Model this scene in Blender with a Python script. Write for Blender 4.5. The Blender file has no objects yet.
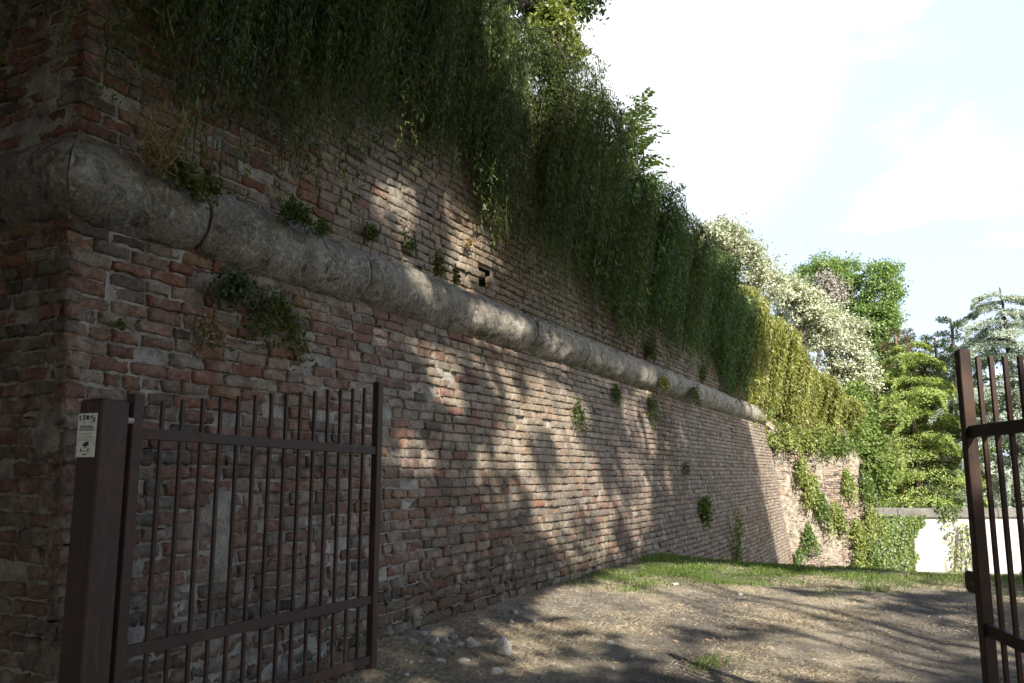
import bpy, math, random
import numpy as np
from mathutils import Vector, Matrix

# ------------------------------------------------------------------ camera, sky, sun, exposure
SC = bpy.context.scene
COL = SC.collection
CAM_H, FPX = 1.4, 820.0
PITCH, YAW = math.radians(9.08), math.radians(26.4)
cam_d = bpy.data.cameras.new("camera")
cam_d.sensor_width = 36.0
cam_d.lens = FPX / 1024 * 36
cam_d.clip_start, cam_d.clip_end = 0.05, 3000
cam = bpy.data.objects.new("camera", cam_d)
COL.objects.link(cam)
cam.location = (0, 0, CAM_H)
cam.rotation_euler = (math.pi / 2 + PITCH, 0, YAW)
SC.camera = cam

SUN = np.array([1.0, -0.95, 0.95]); SUN /= np.linalg.norm(SUN)      # direction towards the sun
SUN_EL = math.asin(SUN[2]); SUN_AZ = math.atan2(SUN[0], SUN[1])
world = bpy.data.worlds.new("World"); SC.world = world; world.use_nodes = True
def ray(px, py):
    cx = px - 512; up = 341.5 - py
    F = FPX * math.cos(PITCH) - up * math.sin(PITCH); Z = FPX * math.sin(PITCH) + up * math.cos(PITCH)
    return np.array([cx * math.cos(YAW) - F * math.sin(YAW), F * math.cos(YAW) + cx * math.sin(YAW), Z])
def build_world():
    nt = world.node_tree; N = nt.nodes; L = nt.links; N.clear()
    out = N.new('ShaderNodeOutputWorld'); bg = N.new('ShaderNodeBackground')
    sky = N.new('ShaderNodeTexSky'); sky.sky_type = 'NISHITA'; sky.sun_disc = False
    sky.sun_elevation = SUN_EL; sky.sun_rotation = SUN_AZ
    sky.air_density = 1.0; sky.dust_density = 1.6; sky.ozone_density = 1.0
    tc = N.new('ShaderNodeTexCoord'); sep = N.new('ShaderNodeSeparateXYZ')
    L.new(tc.outputs['Generated'], sep.inputs[0])
    add = N.new('ShaderNodeMath'); add.operation = 'ADD'; add.inputs[1].default_value = 0.22
    L.new(sep.outputs['Z'], add.inputs[0])
    dx = N.new('ShaderNodeMath'); dx.operation = 'DIVIDE'; dy = N.new('ShaderNodeMath'); dy.operation = 'DIVIDE'
    L.new(sep.outputs['X'], dx.inputs[0]); L.new(add.outputs[0], dx.inputs[1])
    L.new(sep.outputs['Y'], dy.inputs[0]); L.new(add.outputs[0], dy.inputs[1])
    cmb = N.new('ShaderNodeCombineXYZ'); L.new(dx.outputs[0], cmb.inputs[0]); L.new(dy.outputs[0], cmb.inputs[1])
    mp = N.new('ShaderNodeMapping'); mp.inputs['Location'].default_value = (3.7, 1.15, 0.0)
    L.new(cmb.outputs[0], mp.inputs[0])
    n1 = N.new('ShaderNodeTexNoise'); n1.inputs['Scale'].default_value = 1.25; n1.inputs['Detail'].default_value = 7
    n1.inputs['Roughness'].default_value = 0.52; n1.inputs['Distortion'].default_value = 0.35
    L.new(mp.outputs[0], n1.inputs['Vector'])
    cr = N.new('ShaderNodeValToRGB'); cr.color_ramp.elements[0].position = 0.545; cr.color_ramp.elements[1].position = 0.74
    L.new(n1.outputs['Fac'], cr.inputs[0])
    # white glare low over the wall, thinning to the east
    gd = N.new('ShaderNodeVectorMath'); gd.operation = 'DOT_PRODUCT'; gd.inputs[1].default_value = Vector(tuple(ray(640, 60))).normalized(); L.new(tc.outputs['Generated'], gd.inputs[0])
    gm = N.new('ShaderNodeMapRange'); gm.interpolation_type = 'SMOOTHSTEP'; gm.inputs['From Min'].default_value = 0.968; gm.inputs['From Max'].default_value = 0.998; gm.inputs['To Max'].default_value = 0.75; L.new(gd.outputs['Value'], gm.inputs['Value'])
    # cloud and haze kept to the viewed sector; unseen sky left darker for shade
    dot = N.new('ShaderNodeVectorMath'); dot.operation = 'DOT_PRODUCT'; dot.inputs[1].default_value = Vector((-0.16, 0.90, 0.36)).normalized()
    L.new(tc.outputs['Generated'], dot.inputs[0])
    sec = N.new('ShaderNodeMapRange'); sec.interpolation_type = 'SMOOTHSTEP'; sec.inputs['From Min'].default_value = 0.55; sec.inputs['From Max'].default_value = 0.86
    L.new(dot.outputs['Value'], sec.inputs['Value'])
    veil = N.new('ShaderNodeMix'); veil.data_type = 'RGBA'
    vf = N.new('ShaderNodeMath'); vf.operation = 'MULTIPLY'; vf.inputs[1].default_value = 0.85; L.new(sec.outputs[0], vf.inputs[0]); L.new(vf.outputs[0], veil.inputs[0])
    L.new(sky.outputs[0], veil.inputs[6]); veil.inputs[7].default_value = (3.0, 3.5, 4.4, 1)   # thin high haze
    mix = N.new('ShaderNodeMix'); mix.data_type = 'RGBA'
    cf = N.new('ShaderNodeMath'); cf.operation = 'MULTIPLY'; gx = N.new('ShaderNodeMath'); gx.operation = 'MAXIMUM'; L.new(cr.outputs[0], gx.inputs[0]); L.new(gm.outputs[0], gx.inputs[1]); L.new(gx.outputs[0], cf.inputs[0]); L.new(sec.outputs[0], cf.inputs[1]); L.new(cf.outputs[0], mix.inputs[0]); L.new(veil.outputs[2], mix.inputs[6]); mix.inputs[7].default_value = (5.2, 5.2, 5.2, 1)
    L.new(mix.outputs[2], bg.inputs['Color']); bg.inputs['Strength'].default_value = 0.12
    L.new(bg.outputs[0], out.inputs[0])
build_world()
sun_d = bpy.data.lights.new("sun", 'SUN'); sun_d.energy = 5.0; sun_d.angle = math.radians(0.53); sun_d.color = (1.0, 0.92, 0.78)
sun_o = bpy.data.objects.new("sun", sun_d); COL.objects.link(sun_o)
sun_o.rotation_euler = Vector(-SUN).to_track_quat('-Z', 'Y').to_euler()
sun_o.location = (20, -20, 30)
SC.view_settings.view_transform = 'Standard'; SC.view_settings.look = 'None'
SC.view_settings.exposure = 1.42; SC.view_settings.gamma = 1.0; SC.view_settings.use_curve_mapping = False
SC.cycles.max_bounces = 6; SC.cycles.diffuse_bounces = 3; SC.cycles.transmission_bounces = 3
SC.cycles.use_denoising = True

rng = np.random.default_rng(7)
R = np.random.default_rng

# ------------------------------------------------------------------ helpers
CAMP = np.array([0, 0, CAM_H])
def at_x(px, py, x): r = ray(px, py); return CAMP + r * (x / r[0])
def at_y(px, py, y): r = ray(px, py); return CAMP + r * (y / r[1])
def at_z(px, py, z=0.0): r = ray(px, py); return CAMP + r * ((z - CAM_H) / r[2])
def at_d(px, py, d):
    r = ray(px, py); return CAMP + r * (d / (-r[0] * math.sin(YAW) + r[1] * math.cos(YAW)))
def project(P):
    P = np.atleast_2d(P); z = P[:, 2] - CAM_H
    lat = P[:, 0] * math.cos(YAW) + P[:, 1] * math.sin(YAW); F = -P[:, 0] * math.sin(YAW) + P[:, 1] * math.cos(YAW)
    d = F * math.cos(PITCH) + z * math.sin(PITCH); u = -F * math.sin(PITCH) + z * math.cos(PITCH)
    d = np.where(np.abs(d) < 1e-3, 1e-3, d)
    return 512 + FPX * lat / d, 341.5 - FPX * u / d, d

def _h(ix, iy, iz, s):
    n = (ix * 374761393 + iy * 668265263 + iz * 1274126177 + s * 951274213) & 0xffffffff
    n = ((n ^ (n >> 13)) * 1274126177) & 0xffffffff
    return ((n ^ (n >> 16)) & 0xffff) / 65535.0
def vnoise(P, scale=1.0, seed=0, octaves=3):
    P = np.asarray(P, float)
    if P.shape[-1] == 2: P = np.concatenate([P, np.zeros(P.shape[:-1] + (1,))], -1)
    tot = np.zeros(P.shape[:-1]); amp, norm = 1.0, 0.0
    for o in range(octaves):
        q = P * scale * (2 ** o) + 100.0; i = np.floor(q).astype(np.int64); f = q - i; f = f * f * (3 - 2 * f)
        v = 0
        for dx in (0, 1):
            for dy in (0, 1):
                for dz in (0, 1):
                    w = np.where(dx, f[..., 0], 1 - f[..., 0]) * np.where(dy, f[..., 1], 1 - f[..., 1]) * np.where(dz, f[..., 2], 1 - f[..., 2])
                    v = v + w * _h(i[..., 0] + dx, i[..., 1] + dy, i[..., 2] + dz, seed + o * 17)
        tot += amp * v; norm += amp; amp *= 0.5
    return tot / norm
def sstep(a, b, x):
    t = np.clip((np.asarray(x, float) - a) / (b - a), 0, 1); return t * t * (3 - 2 * t)

class MB:
    """collects vertices and faces, then links them as one mesh object"""
    def __init__(s): s.V, s.F, s.n, s.C, s.M = [], [], 0, [], []
    def add(s, V, F, col=None, mi=0):
        V = np.asarray(V, float).reshape(-1, 3); F = np.asarray(F, np.int64)
        s.V.append(V); s.F.append(F + s.n); s.n += len(V); s.M.append(np.full(len(F), mi, np.int32))
        if col is not None:
            col = np.asarray(col, float)
            if col.ndim == 1: col = np.tile(col, (len(V), 1))
            s.C.append(col)
        else: s.C.append(np.ones((len(V), 3)) * 0.5)
        return s
    def mesh(s, name, mats, smooth=False, color=False):
        V = np.concatenate(s.V) if s.V else np.zeros((0, 3))
        me = bpy.data.meshes.new(name)
        me.vertices.add(len(V)); me.vertices.foreach_set('co', V.astype(np.float32).ravel())
        idx = np.concatenate([f.ravel() for f in s.F]); tot = np.concatenate([np.full(len(f), f.shape[1]) for f in s.F])
        st = np.concatenate([[0], np.cumsum(tot)[:-1]])
        me.loops.add(len(idx)); me.loops.foreach_set('vertex_index', idx.astype(np.int32))
        me.polygons.add(len(tot)); me.polygons.foreach_set('loop_start', st.astype(np.int32))
        me.polygons.foreach_set('material_index', np.concatenate(s.M))
        if smooth: me.polygons.foreach_set('use_smooth', np.ones(len(tot), bool))
        else: me.polygons.foreach_set('use_smooth', np.zeros(len(tot), bool))
        me.update(calc_edges=True)
        if color:
            a = me.attributes.new('tint', 'FLOAT_COLOR', 'POINT')
            c = np.concatenate(s.C); c4 = np.ones((len(c), 4)); c4[:, :3] = c
            a.data.foreach_set('color', c4.astype(np.float32).ravel())
        for m in (mats if isinstance(mats, (list, tuple)) else [mats]): me.materials.append(m)
        return me
    def build(s, name, mats, parent=None, smooth=False, color=False):
        o = bpy.data.objects.new(name, s.mesh(name, mats, smooth, color)); COL.objects.link(o)
        if parent is not None: o.parent = parent
        return o
    # --- shapes
    def box(s, c, size, rot=None, bev=0.0):
        hx, hy, hz = np.array(size) / 2
        if bev <= 0:
            V = np.array([[x, y, z] for x in (-hx, hx) for y in (-hy, hy) for z in (-hz, hz)])
            F = [[0, 1, 3, 2], [4, 6, 7, 5], [0, 4, 5, 1], [2, 3, 7, 6], [0, 2, 6, 4], [1, 5, 7, 3]]
            if rot is not None: V = V @ np.array(rot).T
            return s.add(V + np.array(c), F)
        b = min(bev, hx * .9, hy * .9, hz * .9)
        ring = [(-hx + b, -hy), (hx - b, -hy), (hx, -hy + b), (hx, hy - b), (hx - b, hy), (-hx + b, hy), (-hx, hy - b), (-hx, -hy + b)]
        V = []
        sc = [(1 - b / hx, 1 - b / hy), (1, 1), (1, 1), (1 - b / hx, 1 - b / hy)]
        for (fx, fy), z in zip(sc, (-hz, -hz + b, hz - b, hz)):
            V += [(x * fx, y * fy, z) for x, y in ring]
        V = np.array(V); F4 = []
        for k in range(3):
            for i in range(8): F4.append([k * 8 + i, k * 8 + (i + 1) % 8, (k + 1) * 8 + (i + 1) % 8, (k + 1) * 8 + i])
        if rot is not None: V = V @ np.array(rot).T
        V = V + np.array(c)
        n0 = s.n; s.add(V, F4); s.F.append(np.array([list(range(7, -1, -1)), list(range(24, 32))]) + n0); s.M.append(np.zeros(2, np.int32))
        return s
    def tube(s, P, r, sides=8, cap=True, col=None):
        P = np.asarray(P, float); r = np.broadcast_to(np.asarray(r, float), (len(P),))
        T = np.gradient(P, axis=0); T /= np.linalg.norm(T, axis=1)[:, None] + 1e-9
        up = np.array([0.13, 0.29, 0.95]); 
        if abs(T[0] @ up) > 0.9: up = np.array([1.0, 0.1, 0.0])
        A = np.cross(T, up); A /= np.linalg.norm(A, axis=1)[:, None] + 1e-9; B = np.cross(T, A)
        th = np.linspace(0, 2 * np.pi, sides, endpoint=False)
        V = P[:, None] + (A[:, None] * np.cos(th)[None, :, None] + B[:, None] * np.sin(th)[None, :, None]) * r[:, None, None]
        F = []
        for k in range(len(P) - 1):
            for i in range(sides): F.append([k * sides + i, k * sides + (i + 1) % sides, (k + 1) * sides + (i + 1) % sides, (k + 1) * sides + i])
        n0 = s.n; s.add(V.reshape(-1, 3), F, col)
        if cap and len(P) > 1:
            e = (len(P) - 1) * sides
            s.F.append(np.array([list(range(sides))[::-1], [e + i for i in range(sides)]]) + n0); s.M.append(np.zeros(2, np.int32))
        return s
    def leaves(s, C, T, Nrm, L, W, col=None):
        """diamond leaves: centre, long axis, normal"""
        C = np.asarray(C, float); n = len(C)
        T = T / (np.linalg.norm(T, axis=1)[:, None] + 1e-9)
        S = np.cross(Nrm, T); S /= np.linalg.norm(S, axis=1)[:, None] + 1e-9
        L = np.broadcast_to(L, (n,))[:, None]; W = np.broadcast_to(W, (n,))[:, None]
        V = np.stack([C - T * L / 2, C + S * W / 2 - T * L * .08, C + T * L / 2, C - S * W / 2 - T * L * .08], 1).reshape(-1, 3)
        F = np.arange(4 * n).reshape(n, 4)
        return s.add(V, F, None if col is None else np.repeat(col, 4, 0))

def tag(o, label=None, cat=None, group=None, kind=None):
    if label: o['label'] = label
    if cat: o['category'] = cat
    if group: o['group'] = group
    if kind: o['kind'] = kind
    return o
def thing(name, loc, label, cat, group=None):
    e = bpy.data.objects.new(name, None); COL.objects.link(e); e.location = loc; e.empty_display_size = 0.2
    return tag(e, label, cat, group)
def rebase(o, loc):
    """move a top-level mesh's origin to loc without moving it"""
    loc = np.array(loc, float); me = o.data
    n = len(me.vertices); a = np.empty(n * 3, np.float32); me.vertices.foreach_get('co', a)
    a = a.reshape(-1, 3) - loc; me.vertices.foreach_set('co', a.astype(np.float32).ravel()); me.update(); o.location = loc
    return o
def under(o, root):
    """child mesh whose vertices are in world coordinates"""
    rebase(o, root.location); o.location = (0, 0, 0); o.parent = root; return o
def unit(v): return v / (np.linalg.norm(v, axis=-1, keepdims=True) + 1e-9)
def rdir(g, n): return unit(g.normal(size=(n, 3)))

# ------------------------------------------------------------------ materials
def newmat(name):
    m = bpy.data.materials.new(name); m.use_nodes = True; nt = m.node_tree; nt.nodes.clear()
    out = nt.nodes.new('ShaderNodeOutputMaterial'); return m, nt, out
def node(nt, t, **kw):
    n = nt.nodes.new(t)
    for k, v in kw.items():
        if k in n.inputs: n.inputs[k].default_value = v
        else: setattr(n, k, v)
    return n
def ramp(nt, src, stops):
    r = nt.nodes.new('ShaderNodeValToRGB'); e = r.color_ramp.elements
    while len(e) < len(stops): e.new(0.5)
    for el, (p, c) in zip(e, stops):
        el.position = p; el.color = (c, c, c, 1) if np.isscalar(c) else (*c, 1)
    nt.links.new(src, r.inputs[0]); return r.outputs[0]
def mixc(nt, fac, a, b, mode='MIX'):
    m = nt.nodes.new('ShaderNodeMix'); m.data_type = 'RGBA'; m.blend_type = mode
    for sk, v in ((m.inputs[0], fac), (m.inputs[6], a), (m.inputs[7], b)):
        if hasattr(v, 'links'): nt.links.new(v, sk)
        elif np.isscalar(v): sk.default_value = v
        else: sk.default_value = (*v, 1)
    return m.outputs[2]
def noise(nt, scale, detail=4, rough=0.55, vec=None, dist=0.0, col=False):
    n = nt.nodes.new('ShaderNodeTexNoise'); n.inputs['Scale'].default_value = scale; n.inputs['Detail'].default_value = detail
    n.inputs['Roughness'].default_value = rough; n.inputs['Distortion'].default_value = dist
    if vec is not None: nt.links.new(vec, n.inputs['Vector'])
    return n.outputs['Color' if col else 'Fac']
def gpos(nt): return nt.nodes.new('ShaderNodeNewGeometry').outputs['Position']
def bump(nt, h, strength, dist, prev=None):
    b = nt.nodes.new('ShaderNodeBump'); b.inputs['Strength'].default_value = strength; b.inputs['Distance'].default_value = dist
    nt.links.new(h, b.inputs['Height'])
    if prev is not None: nt.links.new(prev, b.inputs['Normal'])
    return b.outputs[0]
def principled(nt, out, col, rough=0.9, normal=None, spec=0.2, metal=0.0):
    p = nt.nodes.new('ShaderNodeBsdfPrincipled')
    if hasattr(col, 'links'): nt.links.new(col, p.inputs['Base Color'])
    else: p.inputs['Base Color'].default_value = (*col, 1)
    if hasattr(rough, 'links'): nt.links.new(rough, p.inputs['Roughness'])
    else: p.inputs['Roughness'].default_value = rough
    p.inputs['Specular IOR Level'].default_value = spec; p.inputs['Metallic'].default_value = metal
    if normal is not None: nt.links.new(normal, p.inputs['Normal'])
    nt.links.new(p.outputs[0], out.inputs[0]); return p
def leaf_mat(name, lo, hi, transl=0.35, mid=None, warm=(1.25, 1.25, .55)):
    m, nt, out = newmat(name)
    g = nt.nodes.new('ShaderNodeNewGeometry'); big = noise(nt, 0.9, 3, vec=g.outputs['Position'])
    ad = nt.nodes.new('ShaderNodeMath'); ad.operation = 'MULTIPLY_ADD'; ad.inputs[1].default_value = 0.6
    nt.links.new(g.outputs['Random Per Island'], ad.inputs[0])
    m2 = nt.nodes.new('ShaderNodeMath'); m2.operation = 'MULTIPLY'; m2.inputs[1].default_value = 0.5; nt.links.new(big, m2.inputs[0])
    nt.links.new(m2.outputs[0], ad.inputs[2])
    stops = [(0.1, lo), (0.9, hi)] if mid is None else [(0.1, lo), (0.5, mid), (0.84, hi)]
    if name in ('vine_leaf', 'fresh_vine_leaf'): stops.append((0.90, (.17, .125, .055)))      # some dead leaves
    c = ramp(nt, ad.outputs[0], stops)
    d = nt.nodes.new('ShaderNodeBsdfDiffuse'); t = nt.nodes.new('ShaderNodeBsdfTranslucent'); mx = nt.nodes.new('ShaderNodeMixShader')
    gl = nt.nodes.new('ShaderNodeBsdfGlossy'); gl.inputs['Roughness'].default_value = 0.45; gl.inputs['Color'].default_value = (.5, .5, .5, 1)
    nt.links.new(c, d.inputs[0]); tc = mixc(nt, 1.0, c, warm, 'MULTIPLY'); nt.links.new(tc, t.inputs[0])
    mx.inputs[0].default_value = transl; nt.links.new(d.outputs[0], mx.inputs[1]); nt.links.new(t.outputs[0], mx.inputs[2])
    m3 = nt.nodes.new('ShaderNodeMixShader'); m3.inputs[0].default_value = 0.05
    nt.links.new(mx.outputs[0], m3.inputs[1]); nt.links.new(gl.outputs[0], m3.inputs[2]); nt.links.new(m3.outputs[0], out.inputs[0])
    return m
M = {}
def brick_mat():
    m, nt, out = newmat('old_brick'); P = gpos(nt)
    at = node(nt, 'ShaderNodeAttribute', attribute_name='tint')
    fine = noise(nt, 26, 6, 0.7, P); mid = noise(nt, 4.5, 5, 0.6, P); pit = noise(nt, 90, 3, 0.6, P)
    c = mixc(nt, ramp(nt, fine, [(0.3, 0.55), (0.7, 1.25)]), (0, 0, 0), at.outputs['Color'], 'MIX')
    c = mixc(nt, 1.0, at.outputs['Color'], ramp(nt, fine, [(0.30, (.50, .48, .46)), (0.70, (1.42, 1.38, 1.34))]), 'MULTIPLY')
    c = mixc(nt, ramp(nt, mid, [(0.52, 0.0), (0.66, 0.65)]), c, (.33, .29, .25))        # lime and mortar smears
    lich = noise(nt, 11, 4, 0.6, P)
    c = mixc(nt, ramp(nt, lich, [(0.60, 0.0), (0.70, 0.55)]), c, (.052, .050, .046))      # black crust
    g = noise(nt, 2.1, 4, 0.6, P, dist=0.6)
    c = mixc(nt, ramp(nt, g, [(0.62, 0.0), (0.75, 0.5)]), c, (.085, .088, .045))         # green algae
    b = bump(nt, fine, 1.0, 0.022); b = bump(nt, pit, 0.7, 0.006, b)
    principled(nt, out, c, 0.95, b, 0.1); return m
def mortar_mat(name='lime_mortar', tint=(1, 1, 1)):
    m, nt, out = newmat(name); P = gpos(nt)
    a = noise(nt, 7, 6, 0.65, P); f = noise(nt, 70, 4, 0.7, P)
    c = ramp(nt, a, [(0.3, (.10, .092, .085)), (0.48, (.24, .225, .205)), (0.70, (.38, .36, .33))])
    c = mixc(nt, 1.0, c, ramp(nt, f, [(0.3, tuple(.6 * q for q in tint)), (0.7, tuple(1.25 * q for q in tint))]), 'MULTIPLY')
    b = bump(nt, f, 0.8, 0.008); b = bump(nt, a, 0.5, 0.03, b)
    principled(nt, out, c, 0.97, b, 0.05); return m
def stone_mat(name, lo, midc, hi, dark=0.6, sc=1.0, lichen=0.0):
    m, nt, out = newmat(name); P = gpos(nt)
    a = noise(nt, 3.2 * sc, 6, 0.68, P); f = noise(nt, 42 * sc, 5, 0.72, P); pit = noise(nt, 130 * sc, 2, 0.6, P)
    c = ramp(nt, a, [(0.28, lo), (0.5, midc), (0.74, hi)])
    c = mixc(nt, 1.0, c, ramp(nt, f, [(0.3, .42), (0.72, 1.5)]), 'MULTIPLY')
    l = noise(nt, 7.5 * sc, 5, 0.7, P, dist=0.8)
    c = mixc(nt, ramp(nt, l, [(0.52, 0.0), (0.66, dark)]), c, (.05, .048, .044))
    if lichen:
        k = noise(nt, 19, 4, .65, P); k2 = noise(nt, 2.4, 3, .6, P)
        kk = nt.nodes.new('ShaderNodeMath'); kk.operation = 'MULTIPLY'; nt.links.new(ramp(nt, k, [(.54, 0.0), (.62, 1.0)]), kk.inputs[0]); nt.links.new(ramp(nt, k2, [(.42, 0.0), (.6, lichen)]), kk.inputs[1])
        c = mixc(nt, kk.outputs[0], c, (.52, .50, .46))
    vo = node(nt, 'ShaderNodeTexVoronoi', Scale=24.0 * sc); nt.links.new(P, vo.inputs['Vector'])
    b = bump(nt, f, 1.0, 0.035); b = bump(nt, pit, 0.7, 0.008, b); b = bump(nt, vo.outputs['Distance'], 0.35, 0.015, b)
    principled(nt, out, c, 0.95, b, 0.08); return m
def ground_mat():
    m, nt, out = newmat('trodden_earth'); P = gpos(nt)
    at = node(nt, 'ShaderNodeAttribute', attribute_name='tint')
    f = noise(nt, 38, 6, 0.75, P); g = noise(nt, 5, 5, 0.65, P); h = noise(nt, 160, 3, 0.7, P)
    c = mixc(nt, 1.0, at.outputs['Color'], ramp(nt, g, [(0.3, .62), (0.7, 1.3)]), 'MULTIPLY')
    c = mixc(nt, 1.0, c, ramp(nt, f, [(0.32, .55), (0.68, 1.4)]), 'MULTIPLY')
    c = mixc(nt, ramp(nt, h, [(0.62, 0.0), (0.72, 0.7)]), c, (.36, .32, .25))
    b = bump(nt, f, 0.9, 0.03); b = bump(nt, h, 0.7, 0.01, b)
    principled(nt, out, c, 0.97, b, 0.05); return m
def plaster_mat():
    m, nt, out = newmat('white_plaster'); P = gpos(nt)
    a = noise(nt, 1.1, 6, 0.65, P); f = noise(nt, 9, 5, 0.7, P)
    c = ramp(nt, a, [(0.3, (.20, .185, .165)), (0.42, (.38, .38, .375)), (0.7, (.48, .485, .49))])
    mp = node(nt, 'ShaderNodeMapping'); mp.inputs['Scale'].default_value = (1.6, 1.6, .28); nt.links.new(P, mp.inputs[0])
    st = noise(nt, 1.3, 5, 0.7, mp.outputs[0])
    c = mixc(nt, ramp(nt, st, [(0.52, 0.0), (0.66, 0.8)]), c, (.17, .155, .13))
    c = mixc(nt, 1.0, c, ramp(nt, f, [(0.3, .8), (0.65, 1.06)]), 'MULTIPLY')
    principled(nt, out, c, 0.9, bump(nt, f, 0.5, 0.02), 0.1); return m
def metal_mat():
    m, nt, out = newmat('rusty_brown_paint'); P = gpos(nt)
    a = noise(nt, 6, 6, 0.7, P); mp = node(nt, 'ShaderNodeMapping'); mp.inputs['Scale'].default_value = (40, 40, 3); nt.links.new(P, mp.inputs[0])
    s = noise(nt, 1.0, 4, 0.65, mp.outputs[0]); f = noise(nt, 120, 3, 0.6, P)
    c = ramp(nt, a, [(0.35, (.026, .017, .015)), (0.55, (.043, .025, .020)), (0.72, (.09, .045, .028))])
    c = mixc(nt, ramp(nt, s, [(0.55, 0.0), (0.72, 0.5)]), c, (.10, .055, .032))
    principled(nt, out, c, ramp(nt, a, [(0.3, .5), (0.7, .8)]), bump(nt, f, 0.15, 0.003), 0.35); return m
def bark_mat(name, lo, hi):
    m, nt, out = newmat(name); P = gpos(nt)
    mp = node(nt, 'ShaderNodeMapping'); mp.inputs['Scale'].default_value = (9, 9, 1.6); nt.links.new(P, mp.inputs[0])
    a = noise(nt, 1.2, 6, 0.7, mp.outputs[0]); c = ramp(nt, a, [(0.35, lo), (0.68, hi)])
    principled(nt, out, c, 0.95, bump(nt, a, 0.9, 0.04), 0.1); return m
def flat(name, col, rough=0.7, spec=0.3):
    m, nt, out = newmat(name); P = gpos(nt)
    c = mixc(nt, 1.0, col, ramp(nt, noise(nt, 30, 3, 0.6, P), [(0.3, .85), (0.7, 1.12)]), 'MULTIPLY')
    principled(nt, out, c, rough, None, spec); return m
M['brick'] = brick_mat(); M['mortar'] = mortar_mat(); M['rubble'] = mortar_mat('rubble_mortar', (.95, .90, .81)); M['ground'] = ground_mat(); M['plaster'] = plaster_mat(); M['metal'] = metal_mat()
M['cordon'] = stone_mat('cordon_limestone', (.13, .12, .105), (.27, .25, .215), (.44, .41, .36), 0.75, 1.0, .75)
M['coping'] = stone_mat('coping_stone', (.11, .105, .10), (.165, .16, .15), (.22, .215, .20), 0.25)
M['pale_stone'] = stone_mat('pale_cobble', (.70, .69, .66), (.80, .79, .76), (.86, .85, .82), 0.0, 3)
M['dark_stone'] = stone_mat('dark_cobble', (.28, .27, .26), (.38, .37, .36), (.48, .47, .45), 0.12, 3)
M['brick_bit'] = stone_mat('brick_fragment', (.22, .10, .07), (.33, .16, .12), (.42, .25, .2), 0.1, 3)
M['bark'] = bark_mat('grey_brown_bark', (.035, .028, .022), (.13, .11, .09))
M['pine_bark'] = bark_mat('orange_pine_bark', (.11, .06, .035), (.30, .19, .12))
M['vine'] = leaf_mat('vine_leaf', (.024, .050, .014), (.13, .175, .04), .4, (.045, .080, .020))
M['vine_green'] = leaf_mat('fresh_vine_leaf', (.024, .055, .014), (.11, .19, .042), .35, (.040, .085, .020))
M['vine_yellow'] = leaf_mat('yellow_vine_leaf', (.085, .105, .018), (.31, .32, .095), .4, (.18, .20, .045))
M['leaf_mid'] = leaf_mat('mid_green_leaf', (.040, .075, .020), (.14, .20, .055), .35)
M['leaf_bright'] = leaf_mat('bright_green_leaf', (.060, .105, .026), (.20, .27, .075), .4)
M['leaf_sky'] = leaf_mat('light_crown_leaf', (.075, .135, .040), (.22, .32, .10), .4)
M['leaf_dark'] = leaf_mat('dark_green_leaf', (.020, .042, .014), (.062, .095, .028), .3)
M['leaf_lime'] = leaf_mat('yellowish_lime_leaf', (.09, .13, .03), (.28, .32, .10), .4)
M['leaf_white'] = leaf_mat('silvery_white_leaf', (.08, .125, .050), (.60, .60, .53), .3, (.33, .365, .27))
M['cedar_gold'] = leaf_mat('golden_cedar_needle', (.085, .15, .036), (.40, .46, .16), .4, (.22, .30, .085))
M['cedar_blue'] = leaf_mat('silvery_blue_cedar_needle', (.13, .17, .145), (.44, .50, .43), .25, (.27, .325, .275))
M['pine_needle'] = leaf_mat('dull_pine_needle', (.035, .048, .016), (.14, .125, .05), .25)
M['grey_twig'] = leaf_mat('grey_twig', (.16, .145, .13), (.34, .31, .29), .1)
M['straw'] = leaf_mat('dry_straw', (.25, .205, .145), (.54, .47, .355), .15, None, (1, 1, .9))
M['dead_tuft'] = leaf_mat('dead_stalk', (.16, .11, .06), (.33, .24, .13), .2)
M['shade_leaf'] = leaf_mat('deep_shade_leaf', (.018, .038, .012), (.055, .085, .024), .18)
M['grass'] = leaf_mat('green_grass_blade', (.05, .10, .018), (.17, .24, .06), .35)
M['weed'] = leaf_mat('wall_weed_leaf', (.03, .055, .014), (.12, .145, .035), .35)

# ------------------------------------------------------------------ ground
def gz(x, y):
    x = np.asarray(x, float); y = np.asarray(y, float)
    d = np.maximum(y - 12.6, 0.0); z = -0.108 * d * sstep(0.0, 2.2, d)
    z = np.maximum(z, -2.25)
    z = z + 0.16 * 0.30 * np.exp(-((y - 15.5) / 3.0) ** 2 - ((x + 3.5) / 1.2) ** 2)          # grassy bank under the wall
    z = z + 0.05 * np.exp(-((x + 4.15) / 0.5) ** 2) * sstep(4, 6, y)
    P = np.stack([x, y], -1)
    z = z + 0.05 * (vnoise(P, 0.8, 3, 3) - 0.5)
    rut = np.exp(-((x + 1.75 + 0.10 * (y - 6)) / 0.42) ** 2) + np.exp(-((x - 0.05 + 0.02 * (y - 6)) / 0.42) ** 2)
    return z - 0.03 * rut * sstep(14, 11, y)
def ruts(x, y):
    n = 0.35 * (vnoise(np.stack([x, y], -1), 1.1, 9, 3) - 0.5)
    a = np.exp(-((x + 1.75 + 0.12 * (y - 6) + n) / 0.55) ** 2); b = np.exp(-((x - 0.05 + 0.02 * (y - 6) + n) / 0.50) ** 2)
    return np.clip((a * sstep(11.5, 9.5, y) + b * sstep(12.5, 11, y)), 0, 1)
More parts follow.
